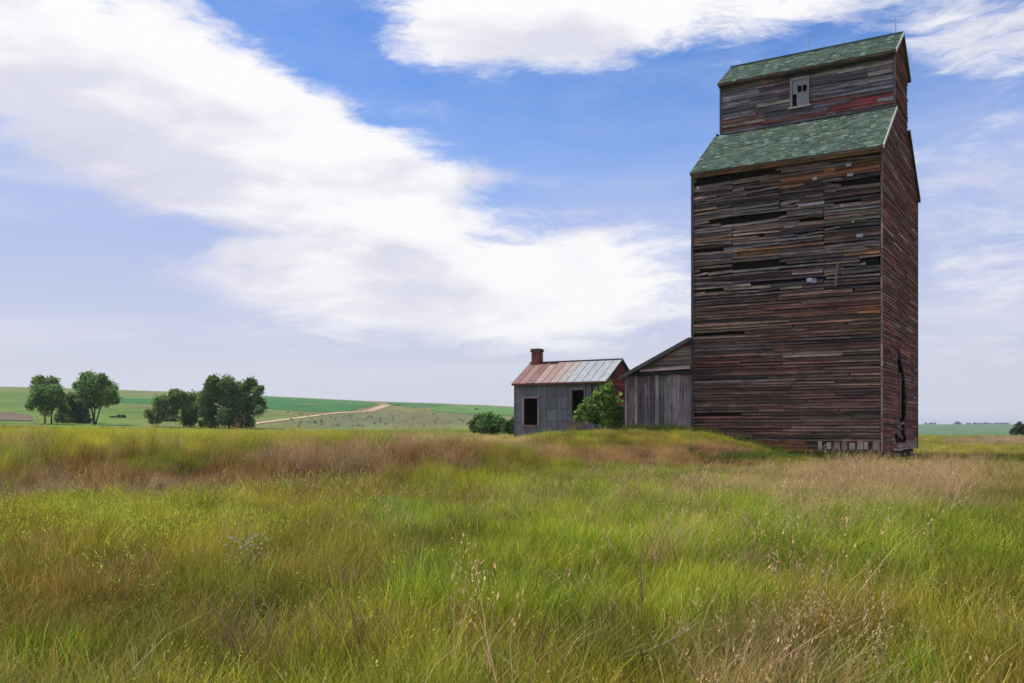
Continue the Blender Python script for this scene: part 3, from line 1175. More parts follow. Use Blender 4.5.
# lightning rods on the ridge
for px, y0 in ((809, 32), (895.5, 17)):
    k = (px - 512) / F
    x0, y0_ = CX + 0.513 * 5.9, CY + 0.858 * 5.9
    t = (x0 - k * y0_) / (0.858 + k * 0.513)
    zt = zl((YH - y0) / F * (y0_ + 0.513 * t))
    m = MB()
    zb = roof_up(5.9)
    m.tube([(-t, 5.9, zb), (-t, 5.9, zb + 0.3), (-t, 5.9, zt)], [0.05, 0.030, 0.018], 6, (0.25, 0.32, 0.34))
    m.build('lightning_rod', M_METAL, elev)

# headhouse window
wf = MB()
y = A0
W0, W1, Z0, Z1 = WU0, WU1, wzb, wzt
pale = (0.27, 0.25, 0.275)
wf.box(W0, W0 + 0.11, y - 0.12, y + 0.05, Z0, Z1, jit(pale, .1))
wf.box(W1 - 0.11, W1, y - 0.12, y + 0.05, Z0, Z1, jit(pale, .1))
wf.box(W0 + 0.112, W1 - 0.112, y - 0.115, y + 0.05, Z1 - 0.12, Z1, jit((0.3, 0.26, 0.28), .1))
wf.box(W0 - 0.08, W1 + 0.08, y - 0.16, y + 0.05, Z0 - 0.09, Z0 - 0.002, jit((0.36, 0.30, 0.28), .1))
win = wf.build('window', M_PAINT, elev)
sa = MB()
zi0, zi1 = Z0 + 0.002, Z1 - 0.122
zm = (zi0 + zi1) / 2
xa, xb = W0 + 0.112, W1 - 0.112
wd = (xb - xa)
sa.box(xa, xb, y - 0.075, y - 0.03, zm - 0.035, zm + 0.035, pale)
sa.box(xa, xb, y - 0.075, y - 0.03, zi1 - 0.06, zi1, pale)
for k in (1, 2):
    sa.box(xa + wd * k / 3 - 0.02, xa + wd * k / 3 + 0.02, y - 0.07, y - 0.03, zm + 0.036, zi1 - 0.061, pale)
sa.box(xa, xb, y - 0.066, y - 0.034, (zm + zi1) / 2 + 0.02, (zm + zi1) / 2 + 0.06, pale)
sa.box(xa + wd * 0.30, xa + wd * 0.36, y - 0.07, y - 0.03, zi0, zm - 0.036, pale)
sa.build('sash', M_PAINT, win)
zq = (zm + zi1) / 2 + 0.03
for k in range(3):
    for row, (za, zb) in enumerate(((zm + .036, zq - .01), (zq + .03, zi1 - .061))):
        if row == 0 and k > 0:
            continue                     # broken panes
        m = MB()
        m.box(xa + wd * k / 3 + .022, xa + wd * (k + 1) / 3 - .022, y - .055, y - .045, za, zb)
        m.build('pane', M_GLASS, win)
m = MB()
m.box(xa + wd * 0.362, xb, y - 0.06, y - 0.035, zi0, zm - 0.036, (0.27, 0.265, 0.31))
m.build('blanking_panel', M_PAINT, win)
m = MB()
m.box(xa, xb, y + 0.052, y + 0.07, zi0, zi1, (0.008, 0.008, 0.009))  # near-black sheet, paints in the unlit space behind the panes
m.build('window_dark_backing', M_DARK, win)

# torn doorway: dark inside, a hanging door leaf and splintered planks
dr = MB()
dz = lambda zr: zr - GZ
dr.box(0.02, 0.06, 5.1, 5.75, dz(0.65), dz(3.0), (0.17, 0.085, 0.08))
dr.build('door_leaf', M_WOODZ, elev)
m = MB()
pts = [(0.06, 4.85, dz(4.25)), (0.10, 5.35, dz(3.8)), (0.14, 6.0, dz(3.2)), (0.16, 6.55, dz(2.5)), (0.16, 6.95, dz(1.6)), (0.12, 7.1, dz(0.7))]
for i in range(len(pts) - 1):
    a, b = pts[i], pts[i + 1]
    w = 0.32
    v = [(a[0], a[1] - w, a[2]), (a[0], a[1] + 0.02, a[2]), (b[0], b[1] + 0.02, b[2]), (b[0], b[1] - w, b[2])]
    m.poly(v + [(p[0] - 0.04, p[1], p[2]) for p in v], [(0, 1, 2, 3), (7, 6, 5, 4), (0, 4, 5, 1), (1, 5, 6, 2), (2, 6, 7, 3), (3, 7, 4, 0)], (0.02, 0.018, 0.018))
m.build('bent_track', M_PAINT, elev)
for k in range(6):
    m = MB()
    s0 = random.uniform(4.2, 6.0)
    zz = dz(random.uniform(-0.5, 0.25))
    ln = random.uniform(0.5, 1.2)
    tl = random.uniform(-0.45, 0.25)
    c = jit((0.32, 0.24, 0.23), 0.4)
    m.poly([(0.05, s0, zz), (0.05, s0 + ln, zz + tl), (0.05, s0 + ln, zz + tl + .13), (0.05, s0, zz + .13),
            (0.11, s0, zz), (0.11, s0 + ln, zz + tl), (0.11, s0 + ln, zz + tl + .13), (0.11, s0, zz + .13)],
           [(3, 2, 1, 0), (4, 5, 6, 7), (0, 1, 5, 4), (1, 2, 6, 5), (2, 3, 7, 6), (3, 0, 4, 7)], c)
    m.build('broken_plank', M_WOODY, elev)

# ------------------------------------------------------------------ lean-to shed
SX, SY = CX - 0.858 * 9.42, CY + 0.513 * 9.42
shed = empty('lean_to_shed', (SX, SY, EYE - 0.35), ANG, 'grey lean-to shed of upright boards against the grain elevator', 'shed')
sz = lambda z: z + 0.35
SL, SD = 3.78, 5.0
m = MB()
zT, zE = sz(4.78), sz(3.02)
y0 = 0.10
prof = [(-0.12, -0.4), (-0.12, zT - 0.1), (-SL + 0.05, zE - 0.05), (-SL + 0.05, -0.4)]
v = [(a, y0, b) for a, b in prof] + [(a, SD, b) for a, b in prof]
m.poly(v, [(0, 3, 2, 1), (4, 5, 6, 7), (0, 1, 5, 4), (1, 2, 6, 5), (2, 3, 7, 6), (3, 0, 4, 7)][::1], (0.02, 0.018, 0.018))
sw = m.build('wall', M_DARK, shed)
x = -SL
while x < -0.16:
    w = random.uniform(0.17, 0.26)
    x1 = min(x + w, -0.14)
    r = random.random()
    c = (0.20, 0.165, 0.175)
    if r < 0.25:
        c = (0.11, 0.09, 0.10)
    elif r < 0.45:
        c = (0.30, 0.25, 0.25)
    elif r < 0.55:
        c = (0.10, 0.105, 0.13)
    m = MB()
    o_ = random.uniform(0, 0.03)
    m.box(x + 0.008, x1 - 0.010, 0.02 - o_, 0.06 - o_, -0.35 + random.uniform(-.05, .1), sz(2.98) + random.uniform(-.03, .02), jit(c, 0.2))
    m.build('board', M_WOODZ, sw)
    x = x1
for xx, c in ((-SL - 0.10, (0.26, 0.22, 0.22)), (-0.12, (0.24, 0.2, 0.2))):
    m = MB()
    m.box(xx, xx + 0.10, -0.05, 0.09, -0.35, sz(3.0) if xx < -1 else sz(4.7), c)
    m.build('corner_post', M_WOODZ, shed)
z = sz(3.22)
slope = (zT - zE) / SL
while z < zT - 0.15:
    ex = 0.235
    xl = -SL + max(0, (z + 0.5 * ex - zE)) / slope * 1.0 + 0.02
    if xl < -0.25:
        bd = lap_board(xl, -0.14, z, z + ex, jit((0.25, 0.19, 0.18) if z < zT - 0.5 else (0.26, 0.07, 0.08), 0.2), front(0.04), random.uniform(-.02, .02), 0, 0.03, 0.05)
        bd.build('board', M_WOODX, sw)
    z += ex
m = MB()
m.box(-SL - 0.12, 2.0, -0.17, -0.09, sz(2.98), sz(3.13), (0.035, 0.03, 0.03))
m.build('door_track', M_WOODX, shed)
m = MB()
v = [(-2.95, -0.20, sz(3.16)), (-0.10, -0.20, sz(3.24)), (-0.10, -0.20, sz(3.42)), (-2.95, -0.20, sz(3.27))]
m.poly(v + [(a, b + 0.05, c) for a, b, c in v], [(0, 1, 2, 3), (7, 6, 5, 4), (0, 4, 5, 1), (1, 5, 6, 2), (2, 6, 7, 3), (3, 7, 4, 0)], (0.40, 0.30, 0.28))
m.build('flashing_board', M_WOODX, shed)
m = MB()
xs0, xs1 = -SL - 0.35, -0.06
za, zb = zE - 0.35 * slope + 0.06, zT + 0.10
v = [(xs0, -0.35, za - 0.16), (xs1, -0.35, zb - 0.16), (xs1, SD + .3, zb - 0.16), (xs0, SD + .3, za - 0.16), (xs0, -0.35, za), (xs1, -0.35, zb), (xs1, SD + .3, zb), (xs0, SD + .3, za)]
m.poly(v, [(0, 3, 2, 1), (4, 5, 6, 7), (0, 1, 5, 4), (1, 2, 6, 5), (2, 3, 7, 6), (3, 0, 4, 7)], (0.10, 0.10, 0.11))
rf = m.build('roof', M_TINROOF, shed)
m = MB()
v = [(xs0, -0.40, za - 0.20), (xs1, -0.40, zb - 0.20), (xs1, -0.40, zb + .02), (xs0, -0.40, za + .02)]
m.poly(v + [(a, b + 0.046, c) for a, b, c in v], [(0, 1, 2, 3), (7, 6, 5, 4), (0, 4, 5, 1), (1, 5, 6, 2), (2, 6, 7, 3), (3, 7, 4, 0)], (0.075, 0.07, 0.078))
m.build('fascia', M_PAINT, rf)

# ------------------------------------------------------------------ tin house
HX, HY = 0.10106 * 58, 58.0
house = empty('tin_clad_house', (HX, HY, EYE - 0.25), ANG, 'small abandoned house clad in grey tin sheets with rusty metal roof and brick chimney', 'house')
hzl = lambda z: z + 0.25
HL, HD = 6.6, 4.3


def hloc(px, py):
    k = (px - 512) / F
    t = (HX - k * HY) / (0.858 + k * 0.513)
    return -t, hzl((YH - py) / F * (HY + 0.513 * t))


ZE = hzl(3.05)
op = []
for (x0, x1, y0, y1) in ((524.2, 538, 398.5, 425), (572.4, 584.2, 390, 414.5)):
    ua, _ = hloc(x0, 400)
    ub, _ = hloc(x1, 400)
    xm = (x0 + x1) / 2
    op.append((ua, ub, hloc(xm, y1)[1], hloc(xm, y0)[1]))
(o0, o1) = op
wl = MB()
dk = (0.10, 0.085, 0.08)
wt = 0.12
bz = -0.4
for (xa, xb, za, zb) in ((-HL, o0[0], bz, ZE), (o0[0], o0[1], bz, o0[2]), (o0[0], o0[1], o0[3], ZE), (o0[1], o1[0], bz, ZE), (o1[0], o1[1], bz, o1[2]), (o1[0], o1[1], o1[3], ZE), (o1[1], 0, bz, ZE)):
    wl.box(xa, xb, 0.0, wt, za, zb, dk)
ZR = hzl(4.50)
for x0_, x1_ in ((-HL, -HL + wt), (-wt, 0)):
    pr = [(wt, bz), (HD - wt, bz), (HD - wt, ZE), (HD / 2, ZR - 0.12), (wt, ZE)]
    wl.poly([(x0_, a, b) for a, b in pr] + [(x1_, a, b) for a, b in pr], [(4, 3, 2, 1, 0), (5, 6, 7, 8, 9)] + [(i, (i + 1) % 5, (i + 1) % 5 + 5, i + 5) for i in range(5)], (0.12, 0.04, 0.04))
wl.box(-HL, 0, HD - wt, HD, bz, ZE, dk)
hw = wl.build('wall', M_PAINT, house)
# tin sheets on the front, each its own piece, laid round the openings
us = [-HL - 0.01] + [hloc(p, 400)[0] for p in (526, 536.8, 547, 557.5, 568, 577, 586, 596)] + [0.0]
zs = [bz, hzl(0.55), hzl(1.35), hzl(2.15), ZE - 0.02]


def cut_rects(rect, holes):
    out = [rect]
    for h in holes:
        nxt = []
        for (a, b, c, d) in out:
            if h[1] <= a or h[0] >= b or h[3] <= c or h[2] >= d:
                nxt.append((a, b, c, d))
                continue
            if h[0] > a:
                nxt.append((a, h[0], c, d))
            if h[1] < b:
                nxt.append((h[1], b, c, d))
            aa, bb = max(a, h[0]), min(b, h[1])
            if h[2] > c:
                nxt.append((aa, bb, c, h[2]))
            if h[3] < d:
                nxt.append((aa, bb, h[3], d))
        out = nxt
    return [r for r in out if r[1] - r[0] > 0.03 and r[3] - r[2] > 0.03]


fr = 0.10
holes = [(o[0] - fr, o[1] + fr, o[2] - fr, o[3] + fr) for o in op]
for i in range(len(us) - 1):
    for j in range(len(zs) - 1):
        m = MB()
        c = jit((0.128, 0.136, 0.160), 0.14)
        if us[i] > -2.9 and j == 0 and us[i] < -1.6:
            c = (0.15, 0.10, 0.085)
        if i >= 5 and j == 3:
            c = jit((0.13, 0.125, 0.14), 0.2)
        rects = cut_rects((us[i] + 0.012, us[i + 1] - 0.012, zs[j] + 0.012, zs[j + 1] - 0.012), holes)
        d_ = random.uniform(0.015, 0.032)
        for r in rects:
            m.box(r[0], r[1], -d_ - 0.006, -0.004, r[2], r[3], c)
        if rects:
            m.build('tin_sheet', M_TIN, hw)
# corner strips
m = MB()
m.box(-HL - 0.05, -HL + 0.03, -0.05, 0.05, bz, ZE, (0.12, 0.12, 0.14))
m.build('corner_strip', M_PAINT, house)
m = MB()
u_, z_ = hloc(592.3, 390)
m.box(u_ - 0.05, u_ + 0.05, -0.07, -0.045, hzl(2.2), hzl(2.9), (0.06, 0.03, 0.025))
m.build('stovepipe_stain_board', M_PAINT, house)
# window frames
for n_, o in enumerate(op):
    m = MB()
    c = (0.30, 0.24, 0.22) if n_ == 0 else (0.28, 0.21, 0.18)
    m.box(o[0] - fr, o[0], -0.08, 0.02, o[2], o[3], jit(c, .15))
    m.box(o[1], o[1] + fr, -0.08, 0.02, o[2], o[3], jit(c, .15))
    m.box(o[0] - fr - .03, o[1] + fr + .03, -0.09, 0.02, o[3] + .002, o[3] + fr + .03, jit(c, .15))
    m.box(o[0] - fr - .05, o[1] + fr + .05, -0.11, 0.02, o[2] - fr, o[2] - .002, jit((0.2, 0.14, 0.12), .15))
    m.build('window_frame', M_WOODZ, house)
# inside floor and dark lining so that the openings look into a room
m = MB()
m.box(-HL + wt + .01, -wt - .01, wt + .01, HD - wt - .01, bz, bz + 0.05, (0.05, 0.04, 0.035))
m.build('floor', M_DARK, house)
# red clapboards on the gable end
z = 0.0
gm = lambda u, o, z: (o, u, z)
while z < ZR - 0.25:
    ex = 0.26
    zt = z + ex
    if zt < ZE:
        s0, s1 = 0.01, HD - 0.01
    else:
        k = (zt - ZE) / (ZR - 0.10 - ZE)
        s0, s1 = k * HD / 2 + 0.02, HD - k * HD / 2 - 0.02
    if s1 - s0 > 0.2:
        lap_board(s0, s1, z - .01, zt, jit((0.27, 0.055, 0.052), 0.25), gm, random.uniform(-.02, .02), 0, 0.02, 0.035).build('board', M_WOODY, hw)
    z += ex


# roof: deck, then one tin panel after another
def roof_pt(x, k, back=False, lift=0.0):
    s0, z0 = -0.26, ZE - 0.02
    s = s0 + (HD / 2 - s0) * k
    zz = z0 + (ZR - z0) * k
    return (x, HD - s if back else s, zz + lift)


dk_ = MB()
RX0, RX1 = -HL - 0.07, 0.06
for back in (False, True):
    a = [roof_pt(RX0, 0, back, -.09), roof_pt(RX1, 0, back, -.09), roof_pt(RX1, 1, back, -.09), roof_pt(RX0, 1, back, -.09)]
    b = [roof_pt(RX0, 0, back, -.02), roof_pt(RX1, 0, back, -.02), roof_pt(RX1, 1, back, -.02), roof_pt(RX0, 1, back, -.02)]
    fs = [(0, 3, 2, 1), (4, 5, 6, 7), (0, 1, 5, 4), (1, 2, 6, 5), (2, 3, 7, 6), (3, 0, 4, 7)]
    dk_.poly(a + b, fs if not back else [tuple(reversed(q)) for q in fs], (0.11, 0.035, 0.03))
hr = dk_.build('roof', M_WOODX, house)
cols = [(0.14, 0.055, 0.050), (0.21, 0.10, 0.082), (0.14, 0.055, 0.052), (0.26, 0.165, 0.14), (0.235, 0.14, 0.12), (0.26, 0.19, 0.17), (0.265, 0.225, 0.22),
        (0.27, 0.28, 0.31), (0.28, 0.29, 0.325), (0.265, 0.28, 0.315), (0.28, 0.295, 0.33), (0.285, 0.30, 0.335)]
npn = len(cols)
pw = (RX1 - RX0 + 0.06) / npn
for i in range(npn):
    xa, xb = RX0 - 0.03 + i * pw + 0.008, RX0 - 0.03 + (i + 1) * pw - 0.008
    top = 0.86 if i == 3 else 1.0
    m = MB()
    d = random.uniform(0, 0.012)
    a = [roof_pt(xa, -0.03, False, -.012 + d), roof_pt(xb, -0.03, False, -.012 + d), roof_pt(xb, top, False, -.012 + d), roof_pt(xa, top, False, -.012 + d)]
    b = [roof_pt(xa, -0.03, False, .012 + d), roof_pt(xb, -0.03, False, .012 + d), roof_pt(xb, top, False, .012 + d), roof_pt(xa, top, False, .012 + d)]
    m.poly(a + b, fs, cols[i])
    # raised seam along one edge
    rb = [roof_pt(xb - .03, -0.03, False, .012 + d), roof_pt(xb, -0.03, False, .012 + d), roof_pt(xb, top, False, .012 + d), roof_pt(xb - .03, top, False, .012 + d)]
    rt = [(p[0], p[1], p[2] + 0.022) for p in rb]
    m.poly(rb + rt, fs, tuple(c * 0.92 for c in cols[i]))
    m.build('roof_panel', M_TINROOF, hr)
    m = MB()
    a = [roof_pt(xa, -0.03, True, -.012), roof_pt(xb, -0.03, True, -.012), roof_pt(xb, 1, True, -.012), roof_pt(xa, 1, True, -.012)]
    b = [(p[0], p[1], p[2] + .024) for p in a]
    m.poly(a + b, [tuple(reversed(q)) for q in fs], jit((0.3, 0.28, 0.3), .2))
    m.build('roof_panel', M_TINROOF, hr)
m = MB()
m.box(RX0, RX1 + 0.02, HD / 2 - 0.10, HD / 2 + 0.10, ZR + 0.015, ZR + 0.06, (0.12, 0.12, 0.14))
m.build('ridge_cap', M_TINROOF, hr)
m = MB()
m.box(RX0, RX1, -0.33, -0.275, ZE - 0.17, ZE - 0.03, (0.14, 0.045, 0.035))
m.build('fascia', M_PAINT, hr)
m = MB()
for back in (False, True):
    a = [roof_pt(RX1 + .01, 0, back, -.16), roof_pt(RX1 + .05, 0, back, -.16), roof_pt(RX1 + .05, 1, back, -.16), roof_pt(RX1 + .01, 1, back, -.16)]
    b = [(p[0], p[1], p[2] + .19) for p in a]
    m.poly(a + b, fs if not back else [tuple(reversed(q)) for q in fs], (0.06, 0.05, 0.055))
m.build('rake_trim', M_PAINT, hr)
# chimney of brick courses with a wider cap
kx = -6.15
ch = MB()
ch.box(kx - 0.33, kx + 0.33, HD / 2 - 0.33, HD / 2 + 0.33, ZR - 0.5, ZR + 0.98, (0.22, 0.17, 0.15))
chim = ch.build('chimney', M_BRICK, house)
bk = MB()
zc = ZR - 0.45
row = 0
while zc < ZR + 0.80:
    for fx in range(4):
        for k in range(3):
            w = 0.235
            p0 = -0.36 + k * 0.245 + (0.06 if row % 2 else 0)
            p1 = min(p0 + w, 0.36)
            c = jit((0.20, 0.075, 0.06), 0.35)
            y_ = HD / 2
            if fx == 0:
                bk.box(kx + p0, kx + p1, y_ - 0.37, y_ - 0.31, zc, zc + 0.075, c)
            elif fx == 1:
                bk.box(kx + p0, kx + p1, y_ + 0.31, y_ + 0.37, zc, zc + 0.075, c)
            elif fx == 2:
                bk.box(kx + 0.31, kx + 0.372, y_ + p0, y_ + p1, zc, zc + 0.075, c)
            else:
                bk.box(kx - 0.372, kx - 0.31, y_ + p0, y_ + p1, zc, zc + 0.075, c)
    zc += 0.088
    row += 1
o = bk.build('brick', M_BRICK, chim)
chim.scale = (0.80, 0.80, 0.93)
chim.location = (kx * 0.20, HD / 2 * 0.20, (ZR - 0.3) * 0.07)
o['kind'] = 'stuff'
cp = MB()
cp.box(kx - 0.43, kx + 0.43, HD / 2 - 0.43, HD / 2 + 0.43, ZR + 0.80, ZR + 0.90, (0.13, 0.06, 0.055))
cp.box(kx - 0.40, kx + 0.40, HD / 2 - 0.40, HD / 2 + 0.40, ZR + 0.902, ZR + 1.02, (0.09, 0.05, 0.05))
cp.build('cap', M_BRICK, chim)


# ------------------------------------------------------------------ trees and shrubs
def leaves(blobs, size, dens, base, spread=0.25, seed=0):
    rg = np.random.default_rng(seed)
    P, Cn = [], []
    for (c, r) in blobs:
        n = int(dens * (r ** 2.2))
        d = rg.normal(size=(n, 3))
        d /= np.linalg.norm(d, axis=1)[:, None]
        rad = r * (0.35 + 0.8 * rg.random(n) ** 0.7)
        lump = 0.8 + 0.45 * np.sin(d[:, 0] * 5 + c[0] * 3) * np.sin(d[:, 1] * 4 + c[1]) * np.sin(d[:, 2] * 6 + c[2] * 2)
        p = np.asarray(c) + d * (rad * lump)[:, None] * np.array([1, 1, 0.92]) + rg.normal(0, 0.17 * r, (n, 3))
        P.append(p)
        k = 1 + rg.uniform(-spread, spread)
        Cn.append(np.asarray(base) * k * rg.uniform(0.5, 1.6, (n, 1)))
    P = np.concatenate(P)
    Cn = np.concatenate(Cn)
    n = len(P)
    a = rg.normal(size=(n, 3))
    a /= np.linalg.norm(a, axis=1)[:, None]
    b = np.cross(a, rg.normal(size=(n, 3)))
    b /= np.linalg.norm(b, axis=1)[:, None]
    s = size * rg.uniform(0.6, 1.35, (n, 1))
    v = np.stack([P - a * s, P + b * s * 0.55, P + a * s, P - b * s * 0.55], 1).reshape(-1, 3)
    f = np.arange(n * 4).reshape(n, 4)
    return v, f, Cn


def tree(name, blobs_px, trunks_px, dist, base, label, cat, group=None, leaf=0.20, dens=950, depth=0.6, seed=1, bark=(0.06, 0.05, 0.042)):
    """crown lobes and trunk lines given where they show in the photograph, built at distance dist"""
    rg = random.Random(seed)
    k = dist / F
    cx = sum(b[0] for b in blobs_px) / len(blobs_px)
    gx = (cx - 512) * k
    gz = hz(gx, dist)
    root = empty(name, (gx, dist, gz), 0, label, cat, group)
    P = lambda px, py, dy=0.0: ((px - 512) * k - gx, dy, EYE + (YH - py) * k - gz)
    w = (max(b[0] for b in blobs_px) - min(b[0] for b in blobs_px)) * k * 0.5
    bl = []
    for (px, py, r) in blobs_px:
        dy = rg.uniform(-1, 1) * depth * max(w, r * k)
        c = P(px, py, dy)
        bl.append((c, r * k * 1.12))
        for q in range(7):                       # smaller lobes break the outline
            a, e = rg.uniform(0, 6.28), rg.uniform(-0.4, 1.2)
            rr = r * k
            bl.append(((c[0] + math.cos(a) * math.cos(e) * rr * 0.95, c[1] + math.sin(a) * math.cos(e) * rr * 0.95, max(c[2] + math.sin(e) * rr * 0.85, 0.1)), rr * rg.uniform(0.18, 0.36)))
    v, f, c = leaves(bl, leaf, dens, base, 0.3, seed)
    me = np_mesh('crown', v, f, M_LEAF, c)
    link('crown', me, root)
    tr = MB()
    for path, r0 in trunks_px:
        pts = [P(a, b, 0) for a, b in path]
        pts[0] = (pts[0][0], pts[0][1], min(pts[0][2], 0) - 0.3)
        rad = [r0 * k * (1 - 0.65 * i / max(1, len(pts) - 1)) for i in range(len(pts))]
        tr.tube(pts, rad, 7, bark)
        top = Vector(pts[-1])
        for (cc, rr) in bl[::8]:
            cc = Vector(cc)
            if (cc - top).length < w * 1.6 + 1 and cc.z > top.z - rr:
                mid = top.lerp(cc, 0.5) + Vector((rg.uniform(-.1, .1), rg.uniform(-.1, .1), 0.15)) * rr
                tr.tube([top, mid, cc], [rad[-1] * 0.8, rad[-1] * 0.5, rad[-1] * 0.2], 5, bark)
    if trunks_px:
        tr.build('trunk', M_BARK, root, True)
    return root


DG = (0.165, 0.26, 0.08)
GT = 'cottonwoods on the far side of the bank'
tree('cottonwood_tree', [(40, 382, 6), (51, 383, 6), (37, 391, 7), (46, 393, 8), (58, 392, 7), (63, 396, 4), (54, 401, 7), (40, 401, 6), (31, 406, 4), (46, 409, 6), (60, 409, 5)],
     [([(45, 428), (45, 412), (44, 398)], 1.2), ([(51.5, 428), (51.5, 412), (52, 398)], 1.0)], 165, DG,
     'leftmost tree, thin dark green crown on two straight trunks', 'tree', GT, seed=11)
tree('cottonwood_tree', [(88, 379, 7), (81, 385, 6), (95, 385, 9), (103, 379, 5), (105, 389, 8), (112, 394, 6), (101, 398, 8), (88, 395, 9), (110, 399, 5), (76, 386, 4), (110, 400, 5)],
     [([(94, 428), (94, 416), (95, 409)], 1.6), ([(95, 410), (90, 400), (86, 390)], 0.9), ([(95, 410), (102, 402), (107, 394)], 0.8)], 165, (0.16, 0.26, 0.08),
     'domed tree with forked trunk right of the two-trunk tree', 'tree', GT, seed=12)
tree('willow_bush', [(73, 401, 7), (70, 411, 8), (80, 412, 8), (84, 402, 7), (63, 418, 6), (76, 420, 8), (86, 420, 6)], [([(76, 430), (76, 418)], 0.6)], 172, (0.11, 0.185, 0.07),
     'dark round bush filling the gap between the two leftmost trees', 'bush', seed=13)
tree('cottonwood_tree', [(165, 403, 7), (180, 398, 8), (173, 408, 8), (190, 401, 8), (185, 418, 8), (195, 409, 7), (162, 412, 7), (186, 410, 8), (156, 417, 6), (151, 420, 4), (151, 414, 4)],
     [([(184, 431), (184, 418), (182, 406)], 1.0), ([(155, 430), (158, 418)], 0.6)], 160, DG,
     'low arching tree left of the biggest broad tree', 'tree', GT, seed=14)
tree('cottonwood_tree', [(207, 387, 4), (214, 382, 6), (206, 398, 8), (214, 394, 7), (208, 411, 8), (211, 423, 6), (203, 424, 4)], [([(210, 432), (210, 415), (211, 398)], 0.9)], 158, (0.13, 0.22, 0.065),
     'narrow tree touching the left side of the biggest broad tree', 'tree', GT, seed=15)
tree('cottonwood_tree', [(228, 384, 7), (226, 398, 10), (240, 390, 8), (250, 384, 6), (258, 391, 5), (263, 388, 2.5), (255, 405, 9), (241, 408, 11), (229, 418, 8), (246, 423, 6), (262, 410, 4), (236, 425, 6)],
     [([(230, 432), (228, 418), (225, 408)], 1.4), ([(247, 432), (246, 418), (248, 405)], 1.2)], 158, (0.15, 0.245, 0.08),
     'biggest broad tree of the right-hand group, dense dark crown', 'tree', GT, seed=16)
tree('grey_shrub', [(115, 419, 2.5), (119, 418, 3), (124, 417, 2), (113, 421, 2)], [], 210, (0.10, 0.105, 0.095), 'small grey shrub on the slope right of the domed tree', 'shrub', seed=17, leaf=0.25)
tree('grey_shrub', [(168, 421, 4), (174, 419, 4)], [], 190, (0.17, 0.18, 0.16), 'pale grey shrub under the arching tree', 'shrub', seed=18, leaf=0.22)
tree('round_bush', [(477, 424, 6.5), (484, 421, 6.5), (490, 421, 7), (498, 423, 6.5), (484, 427, 7), (493, 427, 7), (474, 428, 4), (501, 428, 4)], [], 100, (0.10, 0.20, 0.045), 'large dark round bush left of the tin house', 'bush', seed=19, leaf=0.17, dens=1500)
tree('round_bush', [(508, 426, 5), (514, 424, 5), (506, 429, 4), (511, 429, 5)], [], 95, (0.08, 0.16, 0.04), 'smaller green bush touching the left wall of the tin house', 'bush', seed=20, leaf=0.17, dens=1500)
tree('leafy_shrub', [(608, 381, 2.5), (611, 386, 2.5), (603, 387, 3), (597, 391, 2.5), (586, 401, 2.5), (577, 413, 2.5), (607, 386, 3.5), (604, 391, 4), (610, 392, 5), (596, 396, 5), (604, 400, 7), (613, 400, 8), (590, 404, 6), (598, 408, 8), (610, 411, 9), (620, 413, 7), (585, 412, 6), (592, 417, 8), (604, 420, 9), (618, 421, 8), (579, 419, 4), (624, 409, 4), (580, 407, 3)],
     [([(603, 430), (604, 412), (606, 396)], 0.5), ([(598, 430), (592, 414)], 0.4)], 54.5, (0.13, 0.23, 0.04), 'bright green shrub growing between the tin house and the shed', 'shrub', seed=21, leaf=0.15, dens=400, depth=0.4)
tree('scrub_tree', [(1017, 432, 4), (1022, 428, 5), (1027, 431, 5), (1012, 435, 2.5)], [([(1021, 438), (1021, 432)], 0.5)], 150, (0.08, 0.13, 0.05), 'small scrubby tree cut by the right edge of the photo', 'tree', seed=22, leaf=0.2)
tree('lone_bush', [(394.5, 410, 1.4), (397.5, 410, 1.6), (400, 410.5, 1.2)], [], 640, (0.028, 0.03, 0.022), 'small dark bush on the hill below the dirt road bend', 'bush', seed=23, leaf=0.4)
tree('lone_tree', [(477, 412.5, 1.6), (476.5, 414.5, 1.2)], [([(477, 417), (477, 414)], 0.3)], 520, (0.035, 0.055, 0.03), 'tiny lone tree on the green field above the round bush', 'tree', seed=24, leaf=0.4)
tree('distant_tree', [(954.5, 426, 2), (957, 424.5, 2.6), (959.5, 426, 2)], [], 2400, (0.04, 0.06, 0.04), 'rounded distant tree on the far ridge right of the elevator', 'tree', seed=25, leaf=1.6, dens=14)
bl = []
for (a, b) in ((925, 935), (967, 985), (989, 1010)):
    for px in np.arange(a, b, 1.6):
        x = (px - 512) / F * 2450
        bl.append(((x, 2450 + random.uniform(-20, 20), hz(x, 2450) + 2.2), 2.6 + random.uniform(-.8, .8)))
v, f, c = leaves(bl, 1.3, 14, (0.045, 0.065, 0.045), 0.3, 5)
o = link('far_trees', np_mesh('far_trees', v, f, M_LEAF, c))
tag(o, 'faint line of far-off trees along the ridge at right', 'trees', kind='stuff')


